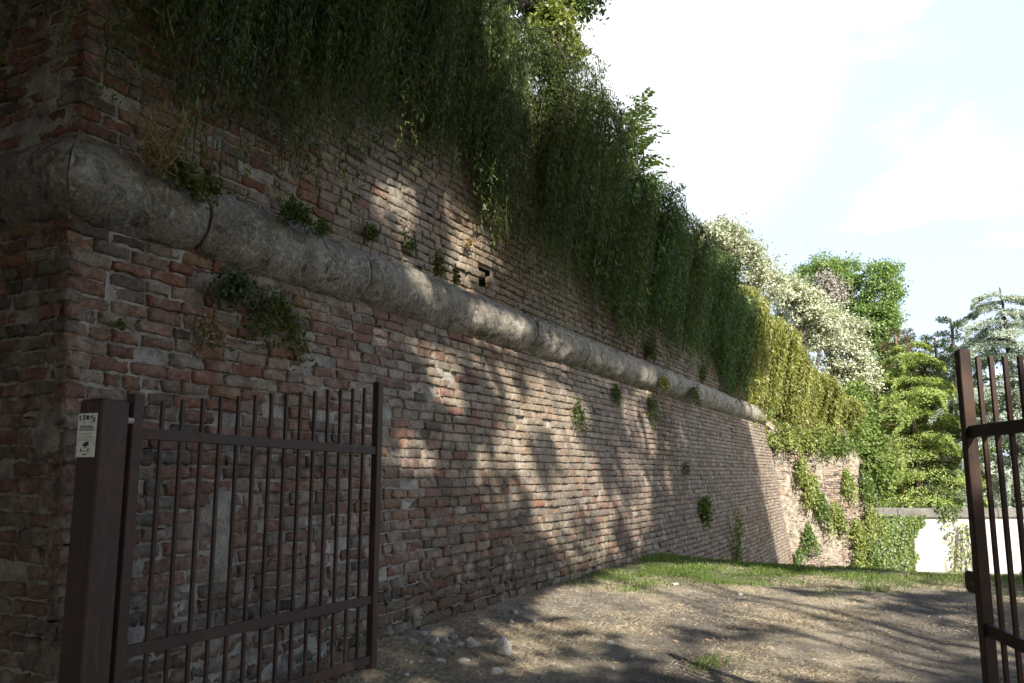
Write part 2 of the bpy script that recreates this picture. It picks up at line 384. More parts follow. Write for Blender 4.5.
def greenness(x, y):
    """where the grass is green: the bank below the wall and the far crest"""
    n = vnoise(np.stack([x, y], -1), 0.9, 21, 4) - 0.5
    edge = 10.0 + 0.30 * (x + 3.9) + 2.6 * n
    return sstep(-0.5, 0.6, y - edge) * (1 - 0.38 * sstep(-2.4, -0.2, x + 1.2 * n))
def build_ground():
    def axis(lo, hi, a, b, step):
        near = np.arange(a, b + 1e-6, step); l, r = [], []
        s, v = step, a
        while v > lo: s *= 1.3; v -= s; l.append(max(v, lo))
        s, v = step, b
        while v < hi: s *= 1.3; v += s; r.append(min(v, hi))
        return np.array(l[::-1] + list(near) + r)
    X = axis(-700, 700, -5, 6.5, 0.09); Y = axis(-700, 700, 2.5, 16, 0.09)
    gx, gy = np.meshgrid(X, Y, indexing='ij'); z = gz(gx, gy)
    near = sstep(25, 10, np.hypot(gx, gy - 8)); P2 = np.stack([gx, gy], -1)
    z = z + near * 0.028 * (vnoise(P2, 5.0, 5, 3) - 0.5)
    V = np.stack([gx, gy, z], -1).reshape(-1, 3); nx, ny = len(X), len(Y)
    i, j = np.meshgrid(np.arange(nx - 1), np.arange(ny - 1), indexing='ij'); k = (i * ny + j).ravel()
    F = np.stack([k, k + ny, k + ny + 1, k + 1], 1)
    r = ruts(gx, gy)[..., None]; g = greenness(gx, gy)[..., None]; n = vnoise(P2, 0.55, 31, 4)[..., None]
    dry = np.array([.37, .325, .25]) * (1 - 0.30 * n) ; soil = np.array([.125, .112, .100]); green = np.array([.075, .105, .030])
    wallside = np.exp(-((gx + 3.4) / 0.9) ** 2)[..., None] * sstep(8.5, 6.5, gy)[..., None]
    c = dry + np.clip(sstep(0.50, 0.62, n) * .7, 0, 1) * (soil * 1.3 - dry)
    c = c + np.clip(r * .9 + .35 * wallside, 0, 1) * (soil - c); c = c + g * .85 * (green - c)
    o = MB().add(V, F, c.reshape(-1, 3)).build('ground', M['ground'], smooth=True, color=True); tag(o, kind='structure')
build_ground()

# ------------------------------------------------------------------ brickwork
def brick_tints(P, g, zone):
    n = len(P); base = np.array([[.27, .115, .080], [.23, .105, .085], [.285, .195, .155], [.225, .180, .160], [.160, .138, .128], [.10, .085, .08], [.30, .165, .10], [.31, .24, .185]])
    if zone == 'near': w = [.30, .25, .14, .10, .07, .05, .05, .04]
    elif zone == 'upper': w = [.10, .14, .34, .18, .08, .02, .06, .08]
    elif zone == 'rubble': w = [.02, .03, .16, .34, .22, .08, .01, .14]
    else: w = [.06, .12, .27, .25, .13, .05, .02, .10]
    k = g.choice(8, n, p=np.array(w) / sum(w)); c = base[k] * g.uniform(.78, 1.22, (n, 1))
    if zone in ('mid', 'upper'):      # old limewash bleaching the nearer upper courses; greyer weathering further along
        lime = (sstep(3.2, 5.5, P[:, 1]) * sstep(14, 11, P[:, 1]) * sstep(.9, 1.9, P[:, 2] + 1.2 * (vnoise(P, .6, 83, 3) - .5)))[:, None]; far_ = sstep(10.5, 15, P[:, 1])[:, None]
        c = c + lime * .50 * (np.array([.37, .305, .235]) * g.uniform(.85, 1.12, (n, 1)) - c); c = c + far_ * .5 * (np.array([.205, .168, .145]) * g.uniform(.75, 1.2, (n, 1)) - c)
    if zone in ('mid', 'upper'): c = c * .70 + np.array([.225, .175, .148]) * .30
    if zone == 'near': c = c * .72 + np.array([.20, .140, .112]) * .28
    damp = sstep(1.1, .1, P[:, 2] - gz(P[:, 0], P[:, 1]) + .8 * (vnoise(P, .7, 79, 3) - .5))[:, None] * sstep(14, 9, P[:, 1])[:, None]      # rising damp, black and mossy
    c = c + damp * .62 * (np.array([.085, .078, .066]) * g.uniform(.6, 1.6, (n, 1)) - c)
    s = vnoise(P, 0.45, 77, 3)[:, None]                                     # broad drifts of soot and bleaching
    c = c * (0.72 + 0.62 * s); grey = c.mean(1, keepdims=True)
    c = c * .84 * (np.array([1.12, 1.12, 1.10]) if zone == 'rubble' else np.array([.93, .98, .93]))
    return c + (grey * .84 - c) * np.clip(0.15 + 0.9 * (s - .42), 0, .55)
def brickwork(pos, nrm, u0, u1, z0, z1, g, row=.093, zone='mid', keep=None, rough=1.0, zonefn=None, roughfn=None, pale=None, patches=(), mflush=0.0, fl=(.56, .72)):
    """returns (bricks MB, mortar MB); pos(u,z) -> point on the face, nrm(u,z) -> outward direction"""
    U0, U1, Z0, Z1 = [], [], [], []
    nrow = int((z1 - z0) / row)
    for r in range(nrow):
        z = z0 + r * row; u = u0 + (0.0 if r % 2 else -0.13) * 1.0
        # uneven bond: stretchers, headers and odd bats
        m = int((u1 - u0) / .18) + 6
        ln = g.choice([.255, .27, .245, .125, .18], m, p=[.30, .26, .16, .17, .11]) + g.normal(0, .008, m)
        e = u + np.concatenate([[0], np.cumsum(ln + .021)]); a, b = e[:-1], e[1:] - .021 - g.normal(0, .003, m)
        ok = (a < u1) & (b > u0 + .03); a, b = np.clip(a[ok], u0, None), np.minimum(b[ok], u1)
        dz = .010 * np.sin(np.arange(len(a)) * .31 + r * 1.3) * 0 
        U0.append(a); U1.append(b); Z0.append(np.full(len(a), z) + g.normal(0, .003, len(a))); Z1.append(np.full(len(a), z + row - .013) + g.normal(0, .004, len(a)))
    U0, U1, Z0, Z1 = map(np.concatenate, (U0, U1, Z0, Z1))
    Uc, Zc = (U0 + U1) / 2, (Z0 + Z1) / 2; Pc = pos(Uc, Zc)
    ok = (U1 - U0) > .04
    if keep is not None: ok &= keep(Uc, Zc, Pc)
    wear = vnoise(Pc, 0.8, 55, 3)
    ok &= g.random(len(Uc)) > (0.006 + 0.05 * sstep(.62, .75, wear))
    U0, U1, Z0, Z1, Uc, Zc, Pc, wear = [q[ok] for q in (U0, U1, Z0, Z1, Uc, Zc, Pc, wear)]
    n = len(Uc); base_rough = rough
    if roughfn is not None: rough = roughfn(Uc, Zc)[:, None, None]
    R1 = rough if np.isscalar(rough) else rough[:, 0, 0]
    # warp courses so that they waver
    wav = lambda u, z: .018 * (vnoise(np.stack([u * .35, z * .5], -1), 1, 91, 2) - .5) + .006 * (vnoise(np.stack([u * 1.7, z], -1), 1, 92, 1) - .5)
    fu = np.array([0, .035, .18, .38, .60, .82, .965, 1.0]); fz = np.array([0, .11, .5, .89, 1.0]); nu, nz = 8, 5
    GU = U0[:, None, None] + (U1 - U0)[:, None, None] * fu[None, :, None] + np.zeros((1, 1, nz))
    GZ = Z0[:, None, None] + (Z1 - Z0)[:, None, None] * fz[None, None, :] + np.zeros((1, nu, 1))
    edge = np.ones((nu, nz)); edge[1:-1, 1:-1] = 0; corner = np.zeros((nu, nz)); corner[[0, 0, -1, -1], [0, -1, 0, -1]] = 1
    er = (g.uniform(.003, .010, n) * R1 * (0.7 + 1.1 * sstep(.4, .7, wear)))[:, None, None]
    D = g.normal(0, .0055 * R1, n)[:, None, None] - er * edge - er * .9 * corner
    D = D + g.normal(0, .0042 * rough, (n, nu, nz)) + (g.normal(0, .05, n)[:, None, None] * (GU - Uc[:, None, None])) * rough + (g.normal(0, .10, n)[:, None, None] * (GZ - Zc[:, None, None])) * rough
    sunk = (g.random(n) < .035 * R1)[:, None, None] * g.uniform(.015, .05, n)[:, None, None]; D = D - sunk
    chip = (g.random((n, nu, nz)) < .13) * edge * g.uniform(.004, .022, (n, nu, nz)) * rough; D = D - chip
    GU = GU + g.normal(0, .0040 * rough, GU.shape); GZ = GZ + g.normal(0, .0042 * rough, GZ.shape)
    chz = (g.random((n, nu, nz)) < .10) * edge * g.uniform(.004, .016, (n, nu, nz)); GZ = GZ - np.sign(GZ - Zc[:, None, None]) * chz
    GZw = GZ + wav(GU, GZ)
    V = pos(GU, GZw) + nrm(GU, GZw) * D[..., None]
    Vb = pos(GU, GZw) + nrm(GU, GZw) * (-.085)
    ringi = [(i, 0) for i in range(nu)] + [(nu - 1, j) for j in range(1, nz)] + [(i, nz - 1) for i in range(nu - 2, -1, -1)] + [(0, j) for j in range(nz - 2, 0, -1)]
    back = np.stack([Vb[:, i, j] for i, j in ringi], 1)
    per = nu * nz + len(ringi); VV = np.concatenate([V.reshape(n, -1, 3), back], 1)
    f = [[i * nz + j, (i + 1) * nz + j, (i + 1) * nz + j + 1, i * nz + j + 1] for i in range(nu - 1) for j in range(nz - 1)]
    m = len(ringi)
    for q in range(m):
        a = ringi[q][0] * nz + ringi[q][1]; b = ringi[(q + 1) % m][0] * nz + ringi[(q + 1) % m][1]
        f.append([b, a, nu * nz + q, nu * nz + (q + 1) % m])
    F = (np.array(f)[None] + (np.arange(n) * per)[:, None, None]).reshape(-1, 4)
    if zonefn is None: col = brick_tints(Pc, g, zone)
    else:
        t = zonefn(Uc, Zc); col = np.where((g.random(n) < t)[:, None], brick_tints(Pc, g, 'near'), brick_tints(Pc, g, zone))
    bm_ = MB().add(VV.reshape(-1, 3), F, np.repeat(col, per, 0))
    # mortar bed
    st = .045; uu = np.arange(u0, u1 + st, st); uu[-1] = u1; zz = np.arange(z0 - .05, z1 + st, st); A, Bz = np.meshgrid(uu, zz, indexing='ij')
    Pm = pos(A, Bz); nn = vnoise(Pm, 1.0, 61, 3); fine = vnoise(Pm, 9.0, 62, 2)
    flush = sstep(fl[0], fl[1], nn)
    Dm = (0 if pale is None else .006 * pale(A, Bz) - .030 * (1 - pale(A, Bz))) - .017 - .016 * (1 - nn) + flush * (.022 + mflush) + (fine - .5) * .018 * base_rough
    for (pu, pz, ru, rz) in patches: Dm = Dm + .038 * sstep(1.2, .5, np.hypot((A - pu) / ru, (Bz - pz) / rz) + 2.4 * (vnoise(Pm, 5, 63, 4) - .5))
    Vm = Pm + nrm(A, Bz) * Dm[..., None]; a_, b_ = len(uu), len(zz)
    i, j = np.meshgrid(np.arange(a_ - 1), np.arange(b_ - 1), indexing='ij'); k = (i * b_ + j).ravel()
    Fm = np.stack([k, k + b_, k + b_ + 1, k + 1], 1)
    if keep is not None:
        cc = Vm.reshape(-1, 3)[Fm].mean(1); uc = A.ravel()[Fm].mean(1); zc = Bz.ravel()[Fm].mean(1); Fm = Fm[keep(uc, zc, cc)]
    return bm_, (Vm.reshape(-1, 3), Fm)

CORDON_LO, CORDON_R, CORDON_Z, CORDON_X = 2.92, .275, 3.19, -4.62
Y_END = 27.6
def xw(z): return -4.07 - .158 * np.minimum(z, 3.3)
def ya(z): return 2.945 + .055 * np.asarray(z)
def bulge(u, z): return 0.05 * (vnoise(np.stack([u * .25, z * .35], -1), 1, 41, 2) - .5)
def pos_main(u, z): u = np.asarray(u, float); z = np.asarray(z, float); return np.stack([xw(z) + bulge(u, z) * sstep(0, 1, u), ya(z) + u, z], -1)
def nrm_main(u, z): u = np.asarray(u, float); return np.zeros(u.shape + (3,)) + np.array([.9877, 0, .156])
def pos_left(u, z): u = np.asarray(u, float); z = np.asarray(z, float); return np.stack([xw(z) - u, ya(z) - bulge(-u, z) * sstep(0, 1, u) + 0 * u, z], -1)
def nrm_left(u, z): u = np.asarray(u, float); return np.zeros(u.shape + (3,)) + np.array([0, -.9985, .055])
def xu(z): return -4.70 - .02 * (np.asarray(z) - 3.5)
def pos_up(u, z): u = np.asarray(u, float); z = np.asarray(z, float); return np.stack([xu(z) + bulge(u + 9, z) * sstep(0, 1, u), 3.235 + u + 0 * z, z + 0 * u], -1)
def nrm_up(u, z): u = np.asarray(u, float); return np.zeros(u.shape + (3,)) + np.array([1., 0, 0])
def pos_upl(u, z): u = np.asarray(u, float); z = np.asarray(z, float); return np.stack([xu(z) - u, 3.235 - bulge(-u - 9, z) * sstep(0, 1, u), z + 0 * u], -1)
def nrm_upl(u, z): u = np.asarray(u, float); return np.zeros(u.shape + (3,)) + np.array([0, -1., 0])
RA, RB = np.array([-4.16, 27.9]), np.array([-2.0, 32.0]); RD = (RB - RA) / np.linalg.norm(RB - RA); RN = np.array([RD[1], -RD[0]]); RLEN = np.linalg.norm(RB - RA)
def rub_rough(u, z): return .24 * np.abs(np.sin(np.asarray(u) * 3.1 + .5 * np.sin(np.asarray(z) * .9))) + .34 * (vnoise(np.stack([u * 1.5, z * .30], -1), 1, 44, 3) - .5) + .16 * (vnoise(np.stack([u * 1.5, z * 1.5], -1), 1, 45, 2) - .5)
def pos_rub(u, z):
    u = np.asarray(u, float); z = np.asarray(z, float)
    inset = -.115 * (z + 1.5) + rub_rough(u, z) * sstep(0, .6, u)
    return np.stack([RA[0] + RD[0] * u + RN[0] * inset, RA[1] + RD[1] * u + RN[1] * inset, z + 0 * u], -1)
def nrm_rub(u, z): u = np.asarray(u, float); return np.zeros(u.shape + (3,)) + np.array([RN[0], RN[1], .1])
def pos_ret(u, z):      # the return of the ruined end, running back from its far corner
    u = np.asarray(u, float); z = np.asarray(z, float); c = pos_rub(np.full(np.broadcast(u, z).shape, RLEN), z + 0 * u)
    d = np.array([-.75, .66]); return np.stack([c[..., 0] + d[0] * u, c[..., 1] + d[1] * u, c[..., 2]], -1)
def nrm_ret(u, z): u = np.asarray(u, float); return np.zeros(u.shape + (3,)) + np.array([.66, .75, .1])
bastion = thing('brick_bastion', (-4.6, 12, 0), 'long battered old brick bastion wall with a rounded stone cordon along it', 'wall')
def above_ground(U, Z, P): return P[..., 2] > gz(P[..., 0], P[..., 1]) - .2
near_zone = lambda u, z: .85 * sstep(7.0, 1.0, u) * sstep(5.2, 3.0, z)
def join_face(mb, faces, brickmat=0):
    for b, (vm, fm) in faces:
        mb.add(b.V[0], b.F[0], b.C[0], 0); mb.add(vm, fm, None, 1)
hp_ = at_x(489, 280, -4.7); HOLE = (hp_[1] - 3.235, hp_[2])      # a putlog hole left in the upper wall
g1 = R(11)
lw = MB()
join_face(lw, [brickwork(pos_main, nrm_main, 0, Y_END - 2.9, -1.9, 3.12, g1, keep=above_ground, zonefn=near_zone, zone='mid', patches=[(1.15, .98, .13, .30)], rough=1.25, pale=lambda u, z: sstep(5.5, 2.5, u), roughfn=lambda u, z: .55 + .62 * sstep(6.5, 2.0, u) + .55 * sstep(1.0, .1, z - gz(-4 + 0 * u, u + 3)), fl=(.62, .78)),
               brickwork(pos_left, nrm_left, 0, 5.0, -.3, 3.12, g1, zone='near', rough=1.3, pale=lambda u, z: 0 * u + 1, patches=[(.12, 1.60, .15, .13)])])
under(lw.build('lower_wall', [M['brick'], M['mortar']], smooth=True, color=True), bastion)
uw = MB()
join_face(uw, [brickwork(pos_up, nrm_up, 0, 26.0, 3.30, 6.85, g1, zone='upper', zonefn=lambda u, z: .6 * sstep(3.5, 1.0, u), rough=.8, pale=lambda u, z: sstep(4.5, 2.0, u), fl=(.62, .78), keep=lambda U, Z, P: ~((np.abs(U - HOLE[0]) < .13) & (np.abs(Z - HOLE[1]) < .14))),
               brickwork(pos_upl, nrm_upl, 0, 5.0, 3.30, 6.85, g1, zone='near', rough=1.1)])
under(uw.build('upper_wall', [M['brick'], M['mortar']], smooth=True, color=True), bastion)
ruin = thing('ruined_bastion_end', (-3.2, 30, -1.5), 'pale crumbling sunlit end of the bastion with worn vertical ribs and weeds', 'wall')
rb = MB(); topz = lambda u: 3.02 - 1.0 * u / RLEN
join_face(rb, [brickwork(pos_rub, nrm_rub, 0, RLEN, -2.3, 3.1, g1, row=.062, zone='rubble', rough=2.0, mflush=.012, fl=(.42, .70), keep=lambda U, Z, P: Z < topz(U) + .12 * np.sin(U * 9)),
               brickwork(pos_ret, nrm_ret, 0, 3.0, -2.3, 2.05, g1, row=.062, zone='rubble', rough=2.0, mflush=.016, fl=(.25, .50))])
under(rb.build('rubble_facing', [M['brick'], M['rubble']], smooth=True, color=True), ruin)
# a sloping earth ledge on top of the ruined facing, and the retaining bank behind it
def bank():
    mb = MB(); nu, nv = 40, 14; V = []
    for i in range(nu + 1):
        u = -0.6 + (RLEN + 1.4) * i / nu
        for j in range(nv + 1):
            t = j / nv; z0 = topz(u) - .22; zt = 6.6 - 2.3 * max(u, 0) / RLEN
            inset = -.115 * (z0 + 1.5) + .05 - (.25 * t * 2 if t < .5 else .25 + 2.0 * (t - .5))
            z = z0 + .06 + (.3 * t * 2 if t < .5 else .3 + (zt - z0 - .3) * (t - .5) * 2)
            V.append([RA[0] + RD[0] * u + RN[0] * inset, RA[1] + RD[1] * u + RN[1] * inset, z])
    V = np.array(V); V += .12 * (np.stack([vnoise(V, 1.7, s, 3) for s in (1, 2, 3)], -1) - .5)
    F = [[i * (nv + 1) + j, (i + 1) * (nv + 1) + j, (i + 1) * (nv + 1) + j + 1, i * (nv + 1) + j + 1] for i in range(nu) for j in range(nv)]
    mb.add(V, F, np.array([.10, .085, .055])); o = mb.build('earth_bank', M['ground'], smooth=True, color=True); tag(o, kind='structure')
bank()

# rounded stone cordon, one child per block
def cordon_block(y0, y1, k, corner=False):
    g = R(200 + k); ns, nt_ = max(4, int((y1 - y0) / .04)), 40
    s = np.linspace(0, 1, ns); th = np.linspace(-.62 * np.pi, .72 * np.pi, nt_)
    A, T = np.meshgrid(s, th, indexing='ij')
    endr = 1 - .10 * np.exp(-(A * (y1 - y0) / .06)) - .10 * np.exp(-((1 - A) * (y1 - y0) / .06))
    r = CORDON_R * (1 + g.normal(0, .018)) * endr; yy = y0 + .012 + (y1 - y0 - .024) * A
    X = CORDON_X + g.normal(0, .008) + r * np.cos(T); Z = CORDON_Z + g.normal(0, .006) + r * 1.0 * np.sin(T)
    if corner: yy = np.where(A < .4, yy + (X - CORDON_X) * -1.0 * (1 - A / .4), yy)      # mitred at the arris
    V = np.stack([X, yy, Z], -1); rad = np.stack([np.cos(T), 0 * T, np.sin(T)], -1)
    n = .040 * (vnoise(V, 2.6, 71, 3) - .5) + .036 * (vnoise(V, 9, 72, 3) - .5) + .016 * (vnoise(V, 34, 73, 2) - .5)
    n = n - .028 * sstep(.60, .72, vnoise(V, 4.0, 74, 2))
    V = V + rad * n[..., None]
    F = [[i * nt_ + j, i * nt_ + j + 1, (i + 1) * nt_ + j + 1, (i + 1) * nt_ + j] for i in range(ns - 1) for j in range(nt_ - 1)]
    mb = MB().add(V.reshape(-1, 3), F)
    for e, fl in ((0, 0), (ns - 1, 1)):
        ring = V[e]; c = np.array([[CORDON_X, ring[:, 1].mean(), CORDON_Z]]); Vv = np.concatenate([ring, c]); m = len(ring)
        Ff = np.array([[j, j + 1, m] if fl else [j + 1, j, m] for j in range(m - 1)]); mb.add(Vv, Ff)
    return mb
cuts = [3.195, 4.05, 5.95, 7.9, 9.6, 11.4, 13.3, 14.9, 16.6, 18.4, 20.0, 21.7, 23.4, 25.2, 26.6, 27.5]
for k in range(len(cuts) - 1):
    under(cordon_block(cuts[k], cuts[k + 1], k, k == 0).build('cordon_stone', M['cordon'], smooth=True), bastion)
CY = 3.20
for k, (a, b) in enumerate([(-.28, 1.5), (1.5, 3.4), (3.4, 5.2)]):
    mb = cordon_block(a, b, 60 + k)
    V = np.concatenate(mb.V); W = V.copy(); W[:, 0] = CORDON_X - V[:, 1]; W[:, 1] = CY - (V[:, 0] - CORDON_X)
    if k == 0:
        W[:, 0] = np.where(V[:, 1] < .5, W[:, 0] + (-(W[:, 1] - CY) - .275) * np.clip(1 - (V[:, 1] + .28) / .78, 0, 1), W[:, 0])
    mb.V = [W]; mb.F = [f[:, ::-1] for f in mb.F]; mb.C = [np.ones((len(W), 3))]
    under(mb.build('cordon_stone', M['cordon'], smooth=True), bastion)
# ledge of mortar over the cordon, closing the gap to the upper wall
lm = MB()
for (P0, P1, inw) in (((-4.41, 3.22), (-4.41, 27.4), (-1, 0)), ((-4.70, 2.99), (-9.6, 2.99), (0, 1))):
    n = 160; t = np.linspace(0, 1, n); V = []
    for (d, z) in ((.16, 3.40), (.28, 3.46), (.55, 3.49)):
        V.append(np.stack([P0[0] + (P1[0] - P0[0]) * t + inw[0] * d, P0[1] + (P1[1] - P0[1]) * t + inw[1] * d, np.full(n, z)], -1))
    V = np.stack(V, 1); V = V + .03 * (vnoise(V, 3, 5, 2)[..., None] - .5)
    F = [[i * 3 + j, (i + 1) * 3 + j, (i + 1) * 3 + j + 1, i * 3 + j + 1] for i in range(n - 1) for j in range(2)]; lm.add(V.reshape(-1, 3), F)
under(lm.build('mortar_ledge', M['mortar'], smooth=True), bastion)

# earth fill on top of the bastion
def rampart():
    X = np.linspace(-60, -4.72, 50); Y = np.linspace(3.25, 60, 60); gx, gy = np.meshgrid(X, Y, indexing='ij')
    z = 6.75 + .5 * sstep(-5, -8, gx) + .3 * (vnoise(np.stack([gx, gy], -1), .5, 8, 3) - .5)
    V = np.stack([gx, gy, z], -1).reshape(-1, 3); ny = len(Y)
    F = [[i * ny + j, (i + 1) * ny + j, (i + 1) * ny + j + 1, i * ny + j + 1] for i in range(len(X) - 1) for j in range(ny - 1)]
    o = MB().add(V, F, np.array([.09, .095, .04])).build('rampart_ground', M['ground'], smooth=True, color=True); tag(o, kind='structure')
rampart()

# ------------------------------------------------------------------ white parapet wall at the back
WA, WB = np.array([-6.0, 31.6]), np.array([16.0, 42.5]); WD = (WB - WA) / np.linalg.norm(WB - WA); WN = np.array([WD[1], -WD[0]]); WL = np.linalg.norm(WB - WA)
def on_white(u, d, z): return np.stack([WA[0] + WD[0] * u + WN[0] * d, WA[1] + WD[1] * u + WN[1] * d, z + 0 * u], -1)
def white_wall():
    root = thing('parapet_wall', (WA[0] + WD[0] * WL / 2, WA[1] + WD[1] * WL / 2, -2.2), 'sunlit white plastered wall with grey stone coping across the back', 'wall')
    u = np.linspace(0, WL, 220); z = np.linspace(-2.9, -.25, 34); A, B = np.meshgrid(u, z, indexing='ij'); V = on_white(A, 0 * A, B)
    V = V + np.append(WN, 0) * (.05 * (vnoise(V, 1.2, 4, 3) - .5))[..., None]
    n2 = len(z); F = [[i * n2 + j, (i + 1) * n2 + j, (i + 1) * n2 + j + 1, i * n2 + j + 1] for i in range(len(u) - 1) for j in range(n2 - 1)]
    m = MB().add(V.reshape(-1, 3), F)
    Vb = on_white(np.array([0, WL, WL, 0.]), np.full(4, -.45), np.array([-2.9, -2.9, -.25, -.25])); m.add(Vb, [[1, 0, 3, 2]])
    under(m.build('plaster_face', M['plaster'], smooth=True), root)
    L = 1.85; k = 0; uu = 0.0
    rot = np.array([[WD[0], -WN[0], 0], [WD[1], -WN[1], 0], [0, 0, 1]])
    while uu < WL - L:
        c = on_white(np.array(uu + L / 2), np.array(-.20), np.array(-.075 + random.Random(k).uniform(-.012, .012)))
        b = MB().box(c, (L - .012, .62, .34), rot, .03); under(b.build('coping_slab', M['coping']), root); uu += L; k += 1
white_wall()
def park():
    u = np.linspace(-60, 120, 60); d = np.concatenate([[-.42], -np.geomspace(1, 300, 40)]); A, B = np.meshgrid(u, d, indexing='ij')
    V = on_white(A, B, -.22 + 0 * A); V[..., 2] += .15 * (vnoise(V, .4, 3, 3) - .5); n2 = len(d)
    F = [[i * n2 + j, i * n2 + j + 1, (i + 1) * n2 + j + 1, (i + 1) * n2 + j] for i in range(len(u) - 1) for j in range(n2 - 1)]
    o = MB().add(V.reshape(-1, 3), F, np.array([.085, .10, .04])).build('park_ground', M['ground'], smooth=True, color=True); tag(o, kind='structure')
park()

# ------------------------------------------------------------------ gates
def gate_leaf(hinge, d, length, label, z_top=(1.76, 2.03), stile_top=(1.80, 2.07), rails=((1.60, 1.56), (.52, .50), (.10, .09)), nb=14, latch=None):
    """hinge: xy of the hinge edge, d: unit xy along the leaf"""
    root = thing('gate_leaf', (hinge[0], hinge[1], float(gz(hinge[0], hinge[1]))), label, 'gate', 'iron gate leaves')
    d = np.array(d) / np.linalg.norm(d); n = np.array([-d[1], d[0]]); rot = np.array([[d[0], n[0], 0], [d[1], n[1], 0], [0, 0, 1]])
    P = lambda t, z, off=0.0: np.array([hinge[0] + d[0] * t + n[0] * off, hinge[1] + d[1] * t + n[1] * off, z])
    W = .062; zb = .02
    under(MB().box(P(W / 2, (zb + stile_top[0]) / 2), (W, .055, stile_top[0] - zb), rot, .004).build('hinge_stile', M['metal']), root)
    under(MB().box(P(length - W / 2, (zb + stile_top[1]) / 2), (W, .055, stile_top[1] - zb), rot, .004).build('lock_stile', M['metal']), root)
    for (za, zc) in rails:
        a = P(W + .0015, za); b = P(length - W - .0015, zc); c = (a + b) / 2; v = b - a; ln = np.linalg.norm(v); v /= ln
        nn = np.array([n[0], n[1], 0]); up = np.cross(v, nn) * -1; up = up if up[2] > 0 else -up
        under(MB().box(c, (ln, .032, .058), np.stack([v, nn, up], 1), .003).build('rail', M['metal']), root)
    for k in range(nb):
        t = W + (length - 2 * W) * (k + 1) / (nb + 1); zt = z_top[0] + (z_top[1] - z_top[0]) * (k + 1) / (nb + 1)
        g = random.Random(k); zb_ = .045
        under(MB().box(P(t + g.uniform(-.003, .003), (zb_ + zt) / 2, .0), (.0205, .0205, zt - zb_), rot, .002).build('bar', M['metal']), root)
    if latch:
        zl = latch; t = length + .078
        c = P(t, zl); th = np.linspace(0, 2 * np.pi, 16, endpoint=False)          # plate with a hole through it
        pl = MB(); hw, hh, r = .082, .052, .016
        outer = []
        for a_ in th:
            s_ = max(abs(math.cos(a_)) / hw, abs(math.sin(a_)) / hh); outer.append((math.cos(a_) / s_, math.sin(a_) / s_))
        inner = [(r * math.cos(a_), r * math.sin(a_)) for a_ in th]
        V = [c + np.array([d[0] * x + n[0] * o_, d[1] * x + n[1] * o_, z]) for o_ in (-.006, .006) for ring in (outer, inner) for x, z in ring]
        F = []
        for i in range(16):
            j = (i + 1) % 16; F += [[i, j, 16 + j, 16 + i], [32 + j, 32 + i, 48 + i, 48 + j], [i, 32 + i, 32 + j, j], [16 + j, 48 + j, 48 + i, 16 + i]]
        under(pl.add(V, F).build('latch_plate', M['metal']), root)
    return root
gate_leaf((-3.62, 2.895), (0, 1), 2.175, 'brown iron gate leaf standing open in front of the brick wall')
dv = np.array([.22 - .98 + .02, 4.71 - 2.66]); 
gate_leaf((.93, 2.66), (.205 - .93, 4.73 - 2.66), math.hypot(.205 - .93, 4.73 - 2.66), 'dark iron gate leaf with a latch plate, open before the white wall', latch=.86, z_top=(1.70, 1.975), stile_top=(1.75, 2.015), rails=((1.60, 1.60), (.62, .66), (.10, .11)))
def gate_post(cx, cy, label, h=1.755):
    root = thing('gate_post', (cx, cy, 0), label, 'gate post', 'iron gate posts')
    under(MB().box((cx, cy, h / 2 - .05), (.165, .16, h + .1), None, .008).build('post_shaft', M['metal']), root)
    under(MB().box((cx, cy, h + .003), (.150, .146, .006), None, .002).build('post_cap', M['metal']), root)
    return root
pc = (-3.672, 2.788)
gp = gate_post(*pc, 'square brown iron post with a white notice, beside the brick corner')
for z in (1.66, .35):
    hb = MB().tube([(-3.600, 2.862, z), (-3.600, 2.896, z)], .016, 10); under(hb.build('hinge', flat('hinge_steel', (.30, .28, .25), .45, .5) if z > 1 else M['metal']), gp)
gate_post(.99, 2.50, 'square brown iron post carrying the right gate leaf')
# black strap round the post
th_ = MB()
for (sx, sy, cx, cy) in ((.179, .006, 0, -.0835), (.179, .006, 0, .0835), (.006, .161, -.086, 0), (.006, .161, .086, 0)):
    th_.box((pc[0] + cx, pc[1] + cy, .335), (sx, sy, .022))
o = th_.build('strap', flat('black_rubber', (.012, .012, .012), .6)); rebase(o, (pc[0], pc[1], .335)); tag(o, 'thin black strap tied round the foot of the left gate post', 'strap')
